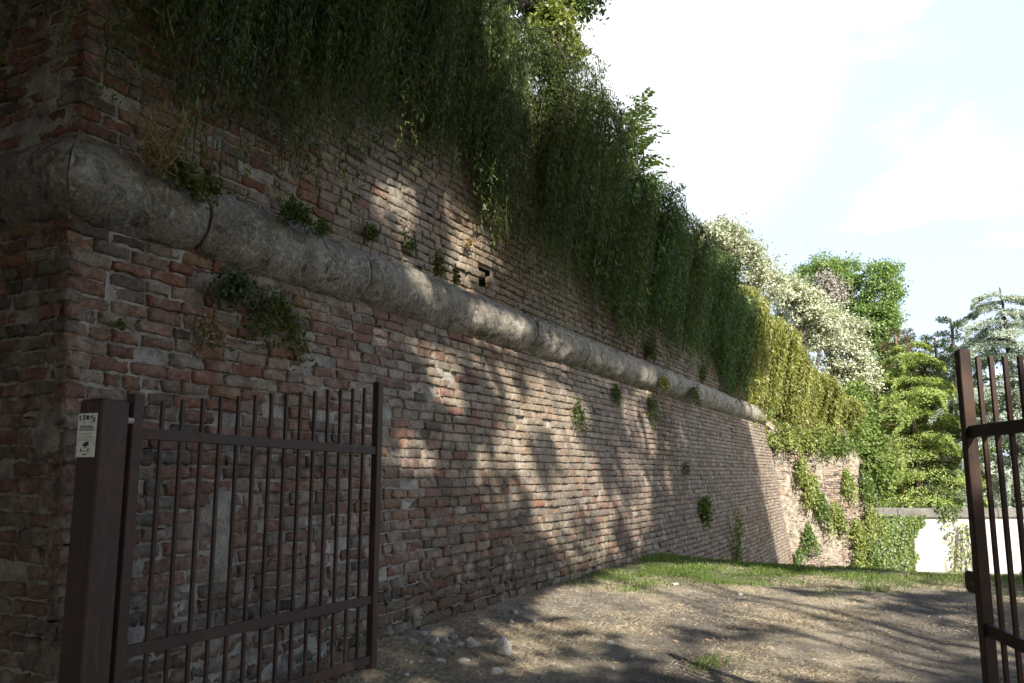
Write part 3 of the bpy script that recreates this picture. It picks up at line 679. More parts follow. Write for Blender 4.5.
# notice on the post front
def notice():
    x0, x1, zt, zb, y = pc[0] - .078, pc[0] + .058, 1.690, 1.475, pc[1] - .0805
    root = thing('notice', ((x0 + x1) / 2, y, zb), 'white surveillance notice with green emblems and small print on the left gate post', 'notice')
    w, h = x1 - x0, zt - zb; X = lambda u: x0 + w * u; Z = lambda v: zt - h * v
    under(MB().box(((x0 + x1) / 2, y - .002, (zt + zb) / 2), (w, .003, h)).build('panel', flat('white_enamel', (.74, .76, .74), .45, .4)), root)
    yy = y - .0043
    ink = flat('dark_ink', (.03, .035, .035), .6); green = flat('green_ink', (.025, .075, .045), .6); grey = flat('grey_ink', (.22, .23, .24), .6)
    def quad(mb, u0, v0, u1, v1): mb.box((X((u0 + u1) / 2), yy, Z((v0 + v1) / 2)), (w * abs(u1 - u0), .0012, h * abs(v1 - v0)))
    def poly(mb, pts, t=.02):
        for (a, b) in zip(pts[:-1], pts[1:]):
            A = np.array([X(a[0]), yy, Z(a[1])]); B = np.array([X(b[0]), yy, Z(b[1])]); dlt = B - A; ln = np.linalg.norm(dlt); dlt /= ln
            mb.box((A + B) / 2, (ln, .0012, w * t), np.stack([dlt, [0, 1, 0], np.cross(dlt, [0, 1, 0])], 1))
    e = MB()   # four emblems in the header
    poly(e, [(.06, .05), (.14, .16), (.06, .10), (.15, .09)], .04); poly(e, [(.10, .05), (.11, .17)], .04)
    poly(e, [(.26, .06), (.36, .05), (.30, .10), (.36, .15), (.27, .14)], .05); poly(e, [(.32, .05), (.33, .16)], .04)
    quad(e, .42, .05, .56, .15); quad(e, .58, .06, .61, .15)
    poly(e, [(.78, .05), (.68, .10), (.78, .13)], .045); poly(e, [(.82, .10), (.92, .14), (.84, .21), (.80, .15)], .045)
    under(e.build('emblem', green), root)
    a = MB()
    for u in (.3, .36, .66, .74): quad(a, u - .02, .205, u + .02, .225)
    for r_, (v, u0, u1) in enumerate(((.285, .14, .80), (.325, .10, .88), (.375, .08, .90))):          # three lines of heading, word by word
        g = random.Random(r_); u = u0
        while u < u1 - .03:
            l = g.uniform(.05, .13); quad(a, u, v, min(u + l, u1), v + .024); u += l + .025
    under(a.build('heading', ink), root)
    b = MB()
    for r_, (v, u0, u1) in enumerate(((.455, .10, .82), (.48, .10, .7), (.535, .10, .86), (.56, .12, .86), (.60, .12, .6), (.62, .12, .78))):
        g = random.Random(40 + r_); u = u0
        while u < u1 - .03:
            l = g.uniform(.03, .09); quad(b, u, v, min(u + l, u1), v + .010); u += l + .02
    under(b.build('small_print', grey), root)
    c = MB()   # camera symbol with a bracket, and two arrows below
    poly(c, [(.42, .72), (.66, .69)], .15); poly(c, [(.36, .735), (.44, .72)], .09); poly(c, [(.52, .74), (.52, .79), (.44, .79)], .03)
    poly(c, [(.26, .80), (.26, .87)], .04); poly(c, [(.22, .85), (.26, .87), (.30, .85)], .03); poly(c, [(.66, .80), (.66, .87)], .04); poly(c, [(.62, .85), (.66, .87), (.70, .85)], .03)
    quad(c, .30, .86, .62, .87); quad(c, .38, .925, .58, .955)
    under(c.build('camera_symbol', ink), root)
notice()

# ------------------------------------------------------------------ stones on the ground
def stone(px, py, wpx, hpx, mat, label, seed, group=None, name='stone'):
    p = at_z(px, py + hpx * .5, 0.0); p[2] = gz(p[0], p[1]); dist = np.hypot(p[0], p[1]); m = dist / FPX
    g = R(seed); n = 14; th = np.linspace(0, np.pi, n); ph = np.linspace(0, 2 * np.pi, 20, endpoint=False); A, B = np.meshgrid(th, ph, indexing='ij')
    S = np.stack([np.sin(A) * np.cos(B), np.sin(A) * np.sin(B), np.cos(A)], -1)
    S = S * (1 + .55 * (vnoise(S + seed, 1.1, seed, 2) - .5) + .22 * (vnoise(S + seed, 3.0, seed + 1, 2) - .5) - .25 * sstep(.55, .6, vnoise(S * 1.3 + seed, 1.0, seed + 2, 1)))[..., None]
    rx, rz = wpx * m / 2, hpx * m / 2; S = S * np.array([rx, rx * g.uniform(.7, .95), rz]); a = YAW + g.normal(0, .3)
    S = S @ np.array([[math.cos(a), math.sin(a), 0], [-math.sin(a), math.cos(a), 0], [0, 0, 1]])
    F = [[i * 20 + j, (i + 1) * 20 + j, (i + 1) * 20 + (j + 1) % 20, i * 20 + (j + 1) % 20] for i in range(n - 1) for j in range(20)]
    o = MB().add(S.reshape(-1, 3) + p + np.array([0, 0, rz * .50]), F).build(name, mat, smooth=True); rebase(o, p); tag(o, label, 'stone', group)
ps, ds, bb = M['pale_stone'], M['dark_stone'], M['brick_bit']
for i, (px, py, w, h, mt, lab) in enumerate([
    (503, 645, 18, 18, ps, 'largest pale grey boulder lying right of the pebble cluster'),
    (496, 670, 17, 8, ps, 'flat whitish stone nearest the path, below the largest boulder'),
    (471, 641, 12, 12, ps, 'grey stone with a brick crumb on top, left of the largest boulder'),
    (472, 634, 6, 4, bb, 'small pinkish brick crumb resting against the grey stone'),
    (434, 641, 10, 11, ps, 'bright white egg-shaped stone in the middle of the cluster'),
    (424, 636, 10, 4, ps, 'thin flat white chip just left of the egg-shaped stone'),
    (441, 647, 13, 15, ds, 'dark grey upright stone beside the white egg-shaped stone'),
    (446, 640, 7, 5, ps, 'small white pebble right above the dark upright stone'),
    (412, 643, 10, 9, ds, 'roundish grey stone leftmost of the cluster by the wall foot'),
    (433, 652, 10, 8, ds, 'bluish grey stone below the white egg-shaped stone'),
    (441, 661, 11, 5, ps, 'low flat white pebble at the lower left of the cluster'),
    (457, 653, 9, 8, ds, 'grey rounded pebble between the dark stone and the brick crumb'),
    (464, 661, 12, 6, ps, 'flattened cream stone in the front row of the cluster'),
    (461, 643, 9, 6, ps, 'cream pebble just left of the grey stone with the crumb'),
    (452, 637, 8, 6, ds, 'dull grey pebble at the back of the cluster'),
    (422, 625, 6, 8, ps, 'white upright chip close to the foot of the brick wall'),
    (610, 641, 8, 4, ps, 'lone flat white stone out on the bare earth track'),
    (632, 652, 4, 3, ps, 'tiny white pebble on the track in front of the lone stone'),
    (613, 664, 4, 3, ps, 'tiny pale pebble nearest the camera on the earth track'),
    (740, 591, 5, 3, ps, 'small pale stone at the edge of the green grass'),
    (675, 583, 8, 3, ps, 'pale flat stone lying in the green grass under the wall')]):
    stone(px, py, w, h, mt, lab, 300 + i, 'loose stones on the ground')

g = R(91)
for i in range(26):
    px = float(g.uniform(392, 540)); py = 655 - (px - 380) * .33 + float(g.exponential(14)) ; w = float(g.uniform(2.5, 6))
    stone(px, min(py, 676), w, w * float(g.uniform(.5, .9)), ps if g.random() < .6 else ds, 'small loose pebble in the dry grass near the wall foot', 340 + i, 'small pebbles by the wall foot', name='pebble')

# ------------------------------------------------------------------ grass
def blades(name, pts, hgt, width, mat, g, lean=.5, flat_=0.0):
    n = len(pts); az = g.uniform(0, 2 * np.pi, n); ln = np.abs(g.normal(0, lean, n)) + flat_
    T = np.stack([np.cos(az) * np.sin(ln), np.sin(az) * np.sin(ln), np.cos(ln)], -1); h = hgt * g.uniform(.5, 1.3, n)
    a2 = g.uniform(0, 2 * np.pi, n); S = np.stack([np.cos(a2), np.sin(a2), 0 * a2], -1) * width * g.uniform(.6, 1.3, n)[:, None]
    mid = pts + T * (h * .55)[:, None]; drop = np.stack([T[:, 0], T[:, 1], -.3 + 0 * h], -1) * (h * .25)[:, None]
    tip = pts + T * h[:, None] + drop * 1.2
    V = np.stack([pts - S / 2, pts + S / 2, mid + S * .38, tip, mid - S * .38], 1).reshape(-1, 3); F = np.arange(5 * n).reshape(n, 5)
    o = MB().add(V, F).build(name, mat); return o
def scatter(n, x0, x1, y0, y1, g, dens):
    # denser near the camera, as seen
    x = g.uniform(x0, x1, n); y = g.uniform(y0, y1, n); k = g.random(n) < dens(x, y); x, y = x[k], y[k]
    return np.stack([x, y, gz(x, y) + .0], -1)
g = R(5)
wallx = lambda y: -4.1
P = scatter(190000, -4.25, 4.5, 8.2, 21, g, lambda x, y: greenness(x, y) * sstep(20.5, 15, y) * sstep(.33, .55, vnoise(np.stack([x, y], -1), 2.0, 33, 2)))
tag(blades('green_grass', P, .068, .009, M['grass'], g, .6), 'short green grass on the bank under the wall and along the crest', 'grass', kind='stuff')
def patch(x, y): return np.exp(-((x + 1.75) / .13) ** 2 - ((y - 6.75) / .22) ** 2) 
tuft_c = at_z(707, 659)
P = scatter(2500, tuft_c[0] - .3, tuft_c[0] + .3, tuft_c[1] - .4, tuft_c[1] + .4, g, lambda x, y: .8 * np.exp(-((x - tuft_c[0]) / .1) ** 2 - ((y - tuft_c[1]) / .16) ** 2))
o = blades('grass_tuft', P, .05, .007, M['grass'], g, .6); rebase(o, (*tuft_c[:2], 0)); tag(o, 'small green grass tuft alone on the bare earth track', 'grass tuft', kind='stuff')
def drydens(x, y):
    n = vnoise(np.stack([x, y], -1), 1.3, 37, 3)
    return np.clip((.10 + .9 * sstep(.40, .62, n)) * (1 - .92 * ruts(x, y)) * (1 - .6 * greenness(x, y)), 0, 1)
P = scatter(420000, -4.2, 4.0, 4.3, 13.5, g, drydens)
tag(blades('dry_grass', P, .040, .0045, M['straw'], g, .45, .85), 'trampled straw coloured dry grass over the earth', 'dry grass', kind='stuff')

def gravel():
    g = R(77); P = scatter(26000, -4.2, 4.0, 4.2, 13, g, lambda x, y: .10 + .28 * ruts(x, y) + .5 * np.exp(-((x + 4.0) / .35) ** 2)); n = len(P)
    t = (1 + 5 ** .5) / 2; I = unit(np.array([[-1, t, 0], [1, t, 0], [-1, -t, 0], [1, -t, 0], [0, -1, t], [0, 1, t], [0, -1, -t], [0, 1, -t], [t, 0, -1], [t, 0, 1], [-t, 0, -1], [-t, 0, 1]], float))
    F = np.array([[0, 11, 5], [0, 5, 1], [0, 1, 7], [0, 7, 10], [0, 10, 11], [1, 5, 9], [5, 11, 4], [11, 10, 2], [10, 7, 6], [7, 1, 8], [3, 9, 4], [3, 4, 2], [3, 2, 6], [3, 6, 8], [3, 8, 9], [4, 9, 5], [2, 4, 11], [6, 2, 10], [8, 6, 7], [9, 8, 1]])
    r = .004 + .012 * g.random(n) ** 3; V = I[None] * r[:, None, None] * g.uniform(.6, 1.3, (n, 12, 1)) * g.uniform(.6, 1.3, (n, 1, 3)) * np.array([1, 1, .7]) + P[:, None] + np.array([0, 0, .003])
    o = MB().add(V.reshape(-1, 3), (F[None] + 12 * np.arange(n)[:, None, None]).reshape(-1, 3)).build('gravel', stone_mat('grit', (.14, .12, .10), (.26, .23, .20), (.44, .41, .37), .1, 4)); tag(o, 'fine grit and small pebbles strewn over the earth track', 'gravel', kind='stuff')
    P = scatter(2600, -4.1, 4.0, 4.3, 13, g, lambda x, y: .35 + .5 * np.exp(-((x + 3.9) / .5) ** 2)); n = len(P); Nn = unit(g.normal(0, .45, (n, 3)) + np.array([0, 0, 1])); T = np.cross(Nn, rdir(g, n))
    o = MB().leaves(P + np.array([0, 0, .016]), T, Nn, g.uniform(.025, .06, n), g.uniform(.014, .03, n)).build('leaf_litter', M['dead_tuft']); tag(o, 'small brown fallen leaves scattered on the ground', 'fallen leaves', kind='stuff')
gravel()

# ------------------------------------------------------------------ hanging plants
def curtain(path, ztop, zlow, out, n_str, per, L, W, mat, label, seed, name='hanging_vine', group='vines hanging over the wall', hump=.2, keep=None):
    """path(t)->(xy on the wall edge, outward xy); ztop/zlow functions of t; strands arch out and hang"""
    g = R(seed); nl = 5; tc = (np.arange(nl) + g.uniform(.1, .9, nl)) / nl; k = g.integers(0, nl, n_str)      # cascades that fan out from a few roots
    t = tc[k] + g.normal(0, .048, n_str); E, O = path(t)
    zt = ztop(t) + g.normal(-.08, .18, nl)[k] + g.normal(0, .05, n_str); zl = zlow(t)
    O2 = np.stack([-O[:, 1], O[:, 0]], -1); lout = g.uniform(.35, 1.55, nl)[k]
    b = 1.15 * out * g.beta(1.8, 1.1, n_str) * lout; back = g.uniform(.0, .8, n_str)
    full = g.beta(2.6, 1.0, n_str); ze = zt + (zl + g.normal(0, .38, nl)[k] + g.normal(0, .22, n_str) - zt) * np.clip(full, .10, 1.15)
    s = (np.arange(per)[None] + g.random((n_str, per))) / per
    rise = hump * g.uniform(.2, 1.6, n_str)
    o_ = -back[:, None] + (b + back)[:, None] * (1 - (1 - np.clip(s * 2.4, 0, 1)) ** 2) - .45 * b[:, None] * np.clip(s - .4, 0, 1)
    z = zt[:, None] + rise[:, None] * np.sin(np.clip(s * 2.6, 0, 1) * np.pi) - (zt - ze)[:, None] * np.clip(s - .12, 0, 1) ** 1.15 / .88 ** 1.15
    sway = g.normal(0, .30, n_str)[:, None] * s ** .8 + .05 * np.sin(s * 9 + g.uniform(0, 6, n_str)[:, None])
    C = np.stack([E[:, 0, None] + O[:, 0, None] * o_ + O2[:, 0, None] * sway, E[:, 1, None] + O[:, 1, None] * o_ + O2[:, 1, None] * sway, z], -1)
    C = C + g.normal(0, .026, C.shape); C = C.reshape(-1, 3)
    T = np.zeros_like(C); T[:, 2] = -1; Ow = np.repeat(O, per, 0); T[:, :2] += Ow * g.normal(.22, .40, (len(C), 1)); T += g.normal(0, .48, T.shape)
    Nn = rdir(g, len(C)) * .8; Nn[:, :2] += Ow * .7; Nn[:, 2] += .35
    mb = MB(); k = slice(None)
    mb.leaves(C, T, unit(Nn), *(lambda q: (L * q, W * q * g.uniform(.7, 1.4, len(C))))(g.uniform(.5, 1.3, len(C)) * np.where(g.random(len(C)) < .07, 1.8, 1)))
    e = E.mean(0); root = thing(name, (e[0], e[1], float(zt.mean())), label, 'vine', group)
    under(mb.build('foliage', mat), root)
    st = MB()                                          # bare stems showing through
    for q in g.choice(n_str, min(n_str, 46), replace=False):
        pp = np.sort(s[q])[::max(1, per // 9)]; ii = np.argsort(s[q])[::max(1, per // 9)]
        Pq = C.reshape(n_str, per, 3)[q][ii]; st.tube(Pq, np.linspace(.011, .004, len(Pq)), 4, cap=False)
    under(st.build('stem', M['bark']), root)
    return root
lowY = np.array([3.0, 3.7, 4.5, 5.3, 6.3, 7.3, 8.4, 9.6, 11, 12.8, 15.1, 18.3, 20.5, 22.0, 23.5])
lowZ = np.array([3.95, 3.60, 3.75, 4.35, 4.95, 4.9, 4.6, 4.0, 3.9, 3.95, 4.1, 4.15, 4.35, 3.55, 3.5])
def wall_path(y0, y1):
    def f(t):
        y = y0 + (y1 - y0) * t; return np.stack([np.full_like(y, -4.74), y], -1), np.tile(np.array([1.0, 0.0]), (len(y), 1))
    return f
topY = np.array([3, 4.5, 6, 8, 9.5, 11, 12.4, 14, 16, 18, 20, 21.5, 23.5]); topZ = np.array([6.7, 6.8, 6.90, 7.05, 7.25, 6.90, 6.4, 6.3, 6.3, 6.4, 6.4, 6.3, 6.0])
vines = [
    (3.25, 4.7, 6.7, .5, 'vine', 'darkest vine tangle hanging over the near corner of the bastion'),
    (4.5, 6.0, 6.8, .6, 'vine', 'dark vine hanging just right of the near corner tangle'),
    (5.8, 7.4, 6.9, .55, 'vine', 'short dark vine curtain above the bare pinkish brick patch'),
    (7.2, 8.9, 7.05, .65, 'vine', 'vine curtain sloping down right of the bare brick patch'),
    (8.7, 10.5, 7.1, .8, 'vine', 'bulky vine curtain under the pale lime coloured tree leaves'),
    (10.3, 12.3, 6.95, .9, 'vine', 'bulky vine mass with yellowish crest left of the upright sapling'),
    (12.1, 14.0, 6.35, .75, 'vine_green', 'green vine curtain directly below the upright sapling'),
    (13.8, 15.8, 6.25, .85, 'vine_green', 'deep green vine hanging right of the upright sapling'),
    (15.6, 17.8, 6.35, .85, 'vine', 'dense vine curtain in the middle of the far upper wall'),
    (17.6, 19.9, 6.4, .8, 'vine_green', 'vine curtain beside the whitish flowering tree'),
    (19.7, 21.3, 6.4, .75, 'vine_green', 'leafy green vine left of the lone hanging tongue'),
    (21.1, 23.2, 6.1, .7, 'vine_green', 'dark green tongue of vine hanging down to the cordon')]
for i, (a, b, zt, out, mt, lab) in enumerate(vines):
    dens = 400 if a < 9 else 360; per = 210 if a < 9 else 150; L = .050 if a < 9 else .070
    curtain(wall_path(a, b), lambda t, a=a, b=b: np.interp(a + (b - a) * t, topY, topZ), lambda t, a=a, b=b: np.interp(a + (b - a) * t, lowY, lowZ), out, dens, per, L, L * .22, M[mt], lab, 500 + i)
def left_path(t): x = -4.7 - 4.2 * t; return np.stack([x, np.full_like(x, 3.26)], -1), np.tile(np.array([0.0, -1.0]), (len(x), 1))
curtain(left_path, lambda t: np.full_like(t, 6.7), lambda t: 4.5 + .3 * np.sin(t * 9), .5, 210, 80, .12, .04, M['vine'], 'dark vine hanging over the shaded left face of the bastion', 530)
# yellow curtain over the bend: runs along the upper bank towards the ruined end
YP = np.array([[-4.72, 23.3], [-4.70, 26.0], [-4.35, 28.5], [-3.5, 30.6], [-2.75, 32.2]])
def yellow_path(a, b):
    def f(t):
        q = a + (b - a) * t; x = np.interp(q, np.linspace(0, 1, 5), YP[:, 0]); y = np.interp(q, np.linspace(0, 1, 5), YP[:, 1])
        w = np.clip(q * 1.5 - .3, 0, 1); O = np.stack([.97 - .09 * w, -.10 - .38 * w], -1); return np.stack([x, y], -1), unit(O)
    return f
yt = lambda q: np.interp(q, [0, .25, .5, .75, 1], [6.25, 6.30, 5.85, 4.9, 3.6]); yl = lambda q: np.interp(q, [0, .25, .5, .75, 1], [3.5, 3.5, 3.3, 3.0, 2.6])
for i, (a, b, lab) in enumerate([(0, .28, 'yellow green vine curtain next to the dark hanging tongue'), (.24, .54, 'broad golden vine curtain over the end of the stone cordon'),
                                 (.50, .78, 'yellow green vine hanging above the ruined sunlit wall'), (.74, .96, 'lowest yellow vine at the far tip of the bastion')]):
    curtain(yellow_path(a, b), lambda t, a=a, b=b: yt(a + (b - a) * t), lambda t, a=a, b=b: yl(a + (b - a) * t), .75, 330, 105, .11, .030, M['vine_yellow'], lab, 540 + i)

# ------------------------------------------------------------------ small leafy plants on walls
def weed(p, size, n, L, W, mat, label, seed, droop=.5, outdir=(1, 0), name='wall_weed', group=None, spread=(.6, .6, 1.0), cat='weed', stalks=7):
    g = R(seed); p = np.array(p, float); O = np.array([outdir[0], outdir[1], 0.0]); S = np.array([-O[1], O[0], 0]); root = thing(name, p, label, cat, group)
    mb, st = MB(), MB(); per = max(3, n // stalks); Cs, Ts = [], []
    for k in range(stalks):
        az = g.uniform(-1, 1); rise = g.uniform(.1, 1.0) * (1 - droop); ln = size * g.uniform(.6, 1.1)
        s = np.linspace(0, 1, 8)[:, None]
        path = p + O * (.05 + .35 * ln * s * spread[0] * g.uniform(.3, 1)) + S * az * ln * spread[1] * s + np.array([0, 0, 1.0]) * (rise * ln * s - droop * ln * spread[2] * s ** 1.6)
        st.tube(path, np.linspace(.006, .002, 8), 4, cap=False)
        q = g.random(per) ** .8; c = np.stack([np.interp(q, s[:, 0], path[:, d]) for d in range(3)], -1) + g.normal(0, .09 * size, (per, 3)) * np.array([.6, 1, 1]); Cs.append(c)
        Ts.append(g.normal(0, .7, (per, 3)) + np.array([0, 0, .3 - droop]) + O * .4)
    C = np.concatenate(Cs); T = np.concatenate(Ts); C = C + O * np.maximum(0, -((C - p) @ O))[:, None]
    mb.leaves(C, T, unit(rdir(g, len(C)) + O * .6 + np.array([0, 0, .6])), L * g.uniform(.6, 1.3, len(C)), W * g.uniform(.6, 1.3, len(C)))
    under(mb.build('foliage', mat), root); under(st.build('stem', M['weed']), root); return root
def wallpt(px, py):
    """point on the main face, cordon or upper wall seen at a pixel"""
    for x in (-4.35, -4.7):
        p = at_x(px, py, x)
        if x == -4.35 and 2.9 <= p[2] <= 3.46: return p + np.array([0, 0, .0])
    p = at_x(px, py, -4.7)
    if p[2] > 3.4: return p
    p = at_x(px, py, -4.3)
    for _ in range(4): p = at_x(px, py, float(xw(p[2])))
    return p
W_ = [  # px, py, size m, n, L, W, material, droop, label
    (152, 165, .34, 260, .16, .008, 'dead_tuft', -.1, 'dry brown grass tuft sprouting on top of the cordon near the corner'),
    (176, 178, .30, 260, .045, .03, 'weed', .35, 'green leafy weed on the cordon right of the dry tuft'),
    (205, 185, .20, 140, .04, .026, 'weed', .45, 'small weed trailing on the cordon right of the leafy one'),
    (292, 215, .30, 260, .075, .016, 'vine', .35, 'grassy green weed behind the cordon below the dark vines'),
    (318, 232, .18, 100, .06, .014, 'weed', .3, 'low grass weed behind the first cordon joint'),
    (232, 285, .40, 380, .05, .02, 'leaf_dark', .55, 'fern-like plant hanging under the cordon above the gate'),
    (268, 300, .46, 480, .045, .02, 'weed', .75, 'large straggling weed drooping below the cordon above the gate'),
    (205, 322, .28, 150, .035, .014, 'dead_tuft', .7, 'withered weed on the brick left of the large straggling one'),
    (116, 324, .09, 30, .03, .018, 'weed', .5, 'tiny green sprig in a joint near the brick corner'),
    (366, 238, .20, 130, .055, .018, 'weed', .1, 'first little weed on the upper wall right of the dark vines'),
    (402, 246, .18, 120, .05, .018, 'leaf_dark', .2, 'dark weed on the upper wall beside the bright patch'),
    (432, 272, .22, 140, .055, .02, 'weed', .15, 'pale weed on the cordon top left of the wall hole'),
    (452, 282, .16, 90, .05, .018, 'weed', .1, 'small weed on the cordon just before the wall hole'),
    (465, 245, .16, 70, .05, .018, 'dead_tuft', .3, 'brownish weed above the cordon in the bright upper patch'),
    (574, 405, .40, 230, .05, .02, 'weed', .8, 'weed drooping down the brick under the middle of the cordon'),
    (612, 388, .35, 220, .055, .02, 'vine', .7, 'dark weed hanging below the middle of the cordon'),
    (645, 352, .45, 260, .07, .02, 'weed', .3, 'grassy weed above the cordon under the green vines'),
    (648, 400, .5, 240, .06, .02, 'weed', .75, 'weed spilling over the broken cordon joint'),
    (660, 383, .4, 240, .06, .022, 'vine_yellow', .45, 'yellowish weed growing in the broken cordon joint'),
    (690, 392, .45, 260, .06, .022, 'weed', .55, 'weed covering the far cordon face'),
    (700, 378, .4, 240, .06, .022, 'vine', .15, 'bushy weed standing on the far cordon'),
    (700, 508, .50, 330, .10, .05, 'leaf_mid', .45, 'bright green leafy plant rooted halfway down the far brick wall'),
    (683, 465, .3, 100, .05, .02, 'weed', .6, 'sparse weed above the green plant on the far brick wall'),
    (768, 412, .75, 420, .16, .10, 'leaf_bright', .05, 'broad leaved green plant at the broken end of the cordon'),
    (755, 402, .5, 240, .13, .08, 'leaf_mid', .2, 'leafy plant between the cordon end and the dark hanging tongue'),
]
for i, (px, py, size, n, L, Wd, mt, droop, lab) in enumerate(W_):
    weed(wallpt(px, py), size * 1.45, int(n * 1.7), L * 1.1, Wd * 1.1, M[mt], lab, 600 + i, droop, group='weeds growing on the bastion')
p = at_x(731, 550, -4.05); p[2] = gz(-4.0, p[1]); p[0] = -3.98
weed(p, .75, 260, .09, .05, M['leaf_mid'], 'pale green weed standing at the foot of the far wall', 650, -.8, group='weeds growing on the bastion')
def rubpt(px, py):
    u = RLEN * .5
    for _ in range(12):
        c = pos_rub(u, 0.5); r = ray(px, py); # intersect with vertical plane through the face
        A = np.array([[r[0], -RD[0]], [r[1], -RD[1]]]); off = RA + RN * (-.115 * 2.0 + .3)
        s, u = np.linalg.solve(A, off); 
    P = CAMP + r * s; off = RA + RN * (-.115 * (P[2] + 1.5) + .34); s, u = np.linalg.solve(A, off); return CAMP + r * s
for i, (px, py, size, n, mt, lab) in enumerate([
    (790, 438, 1.1, 620, 'leaf_lime', 'lime green bush on the ledge right of the cordon end'), (815, 442, 1.1, 620, 'leaf_lime', 'pale bush in the middle of the ruined ledge'),
    (836, 449, 1.1, 560, 'leaf_mid', 'green bush at the far end of the ruined ledge'), (772, 442, .7, 240, 'leaf_lime', 'pale leafy creeper hanging just below the cordon end'),
    (810, 480, .8, 300, 'leaf_lime', 'upper creeper patch on the sunlit ruined wall'), (820, 498, .7, 260, 'leaf_mid', 'creeper patch right of centre on the sunlit ruined wall'),
    (806, 530, .7, 260, 'leaf_mid', 'green creeper low on the left of the sunlit ruined wall'), (833, 508, .8, 240, 'leaf_lime', 'creeper in a groove near the edge of the ruined wall'),
    (797, 553, .35, 90, 'leaf_mid', 'little creeper at the foot of the sunlit ruined wall'), (854, 525, 1.0, 330, 'leaf_lime', 'lime creeper along the outer edge of the ruined wall'),
    (858, 555, .9, 300, 'leaf_lime', 'lime creeper at the foot of the ruined outer edge'), (845, 475, .8, 260, 'leaf_lime', 'pale creeper high on the ruined outer edge'), (863, 478, .9, 300, 'leaf_mid', 'green creeper veiling the upper corner of the ruined wall'), (868, 512, 1.0, 340, 'leaf_lime', 'creeper veiling the corner between the ruined wall and the ivy'), (866, 545, .9, 320, 'leaf_mid', 'green creeper low at the corner beside the ivy'), (800, 462, .7, 200, 'leaf_lime', 'pale trailing creeper under the left of the ledge')]):
    led = i < 4; weed(rubpt(px, py), size * (1.5 if led else 1.6), n * (3 if led else 4), .10, .06, M[mt], lab, 670 + i, .35 if led else .8, RN, group='creepers on the ruined end', spread=(.5, .9 if led else .45, 1.0), stalks=16 if led else 9, cat='creeper', name='creeper')

# ivy on the white wall
def wall_ivy(cu, w, h, ztop, n, label, seed, mat, L=.11):
    g = R(seed); u = g.uniform(-1.3, 1.3, n); v = g.random(n); edge = .98 - .5 * v ** 2.4 + .75 * (vnoise(np.stack([v * 4, np.sign(u)], -1), 1, seed, 3) - .5); v = v * (1 + .12 * (vnoise(np.stack([u * 3, 0 * u], -1), 1, seed + 3, 2) - .5)) - .02
    k = np.abs(u) < edge; u, v = u[k], v[k]; lump = .10 + .22 * vnoise(np.stack([u * w * 1.6, v * h * 1.6], -1), 1, seed + 1, 3)
    C = on_white(cu + u * w / 2, lump * g.uniform(.35, 1, len(u)), ztop - v * h); T = g.normal(0, .6, C.shape) + np.array([0, 0, -.9]); Nn = rdir(g, len(C)) * .6 + np.append(WN, .45)
    c0 = on_white(np.array(cu), np.array(.1), np.array(ztop - h)); root = thing('ivy', c0, label, 'ivy', 'creepers on the white wall')
    under(MB().leaves(C, T, unit(Nn), L * g.uniform(.6, 1.3, len(C)), L * .75 * g.uniform(.6, 1.3, len(C))).build('foliage', mat), root)
    st = MB()
    for q in range(7):
        x = cu + g.uniform(-.35, .35) * w; s = np.linspace(0, 1, 7); st.tube(on_white(x + .25 * w * g.uniform(-1, 1) * s, .07 + 0 * s, ztop - h + h * .95 * s), np.linspace(.02, .008, 7), 5)
    under(st.build('stem', M['bark']), root)
def white_u(px, py):
    r = ray(px, py); A = np.array([[r[0], -WD[0]], [r[1], -WD[1]]]); s, u = np.linalg.solve(A, WA); return u, CAM_H + r[2] * s
ua, za = white_u(884, 514); wall_ivy(ua, 2.55, 2.9, -.2, 6500, 'thick green ivy covering the left of the white wall', 701, M['leaf_bright'], .10)
ub, zb = white_u(960, 528); wall_ivy(ub, 1.2, 1.9, -.5, 330, 'thin pale creeper climbing the white wall left of the gate stile', 702, M['leaf_lime'])
uc, zc = white_u(946, 512); wall_ivy(uc, 1.1, .6, .22, 330, 'leafy sprig hanging over the coping of the white wall', 703, M['leaf_mid'])

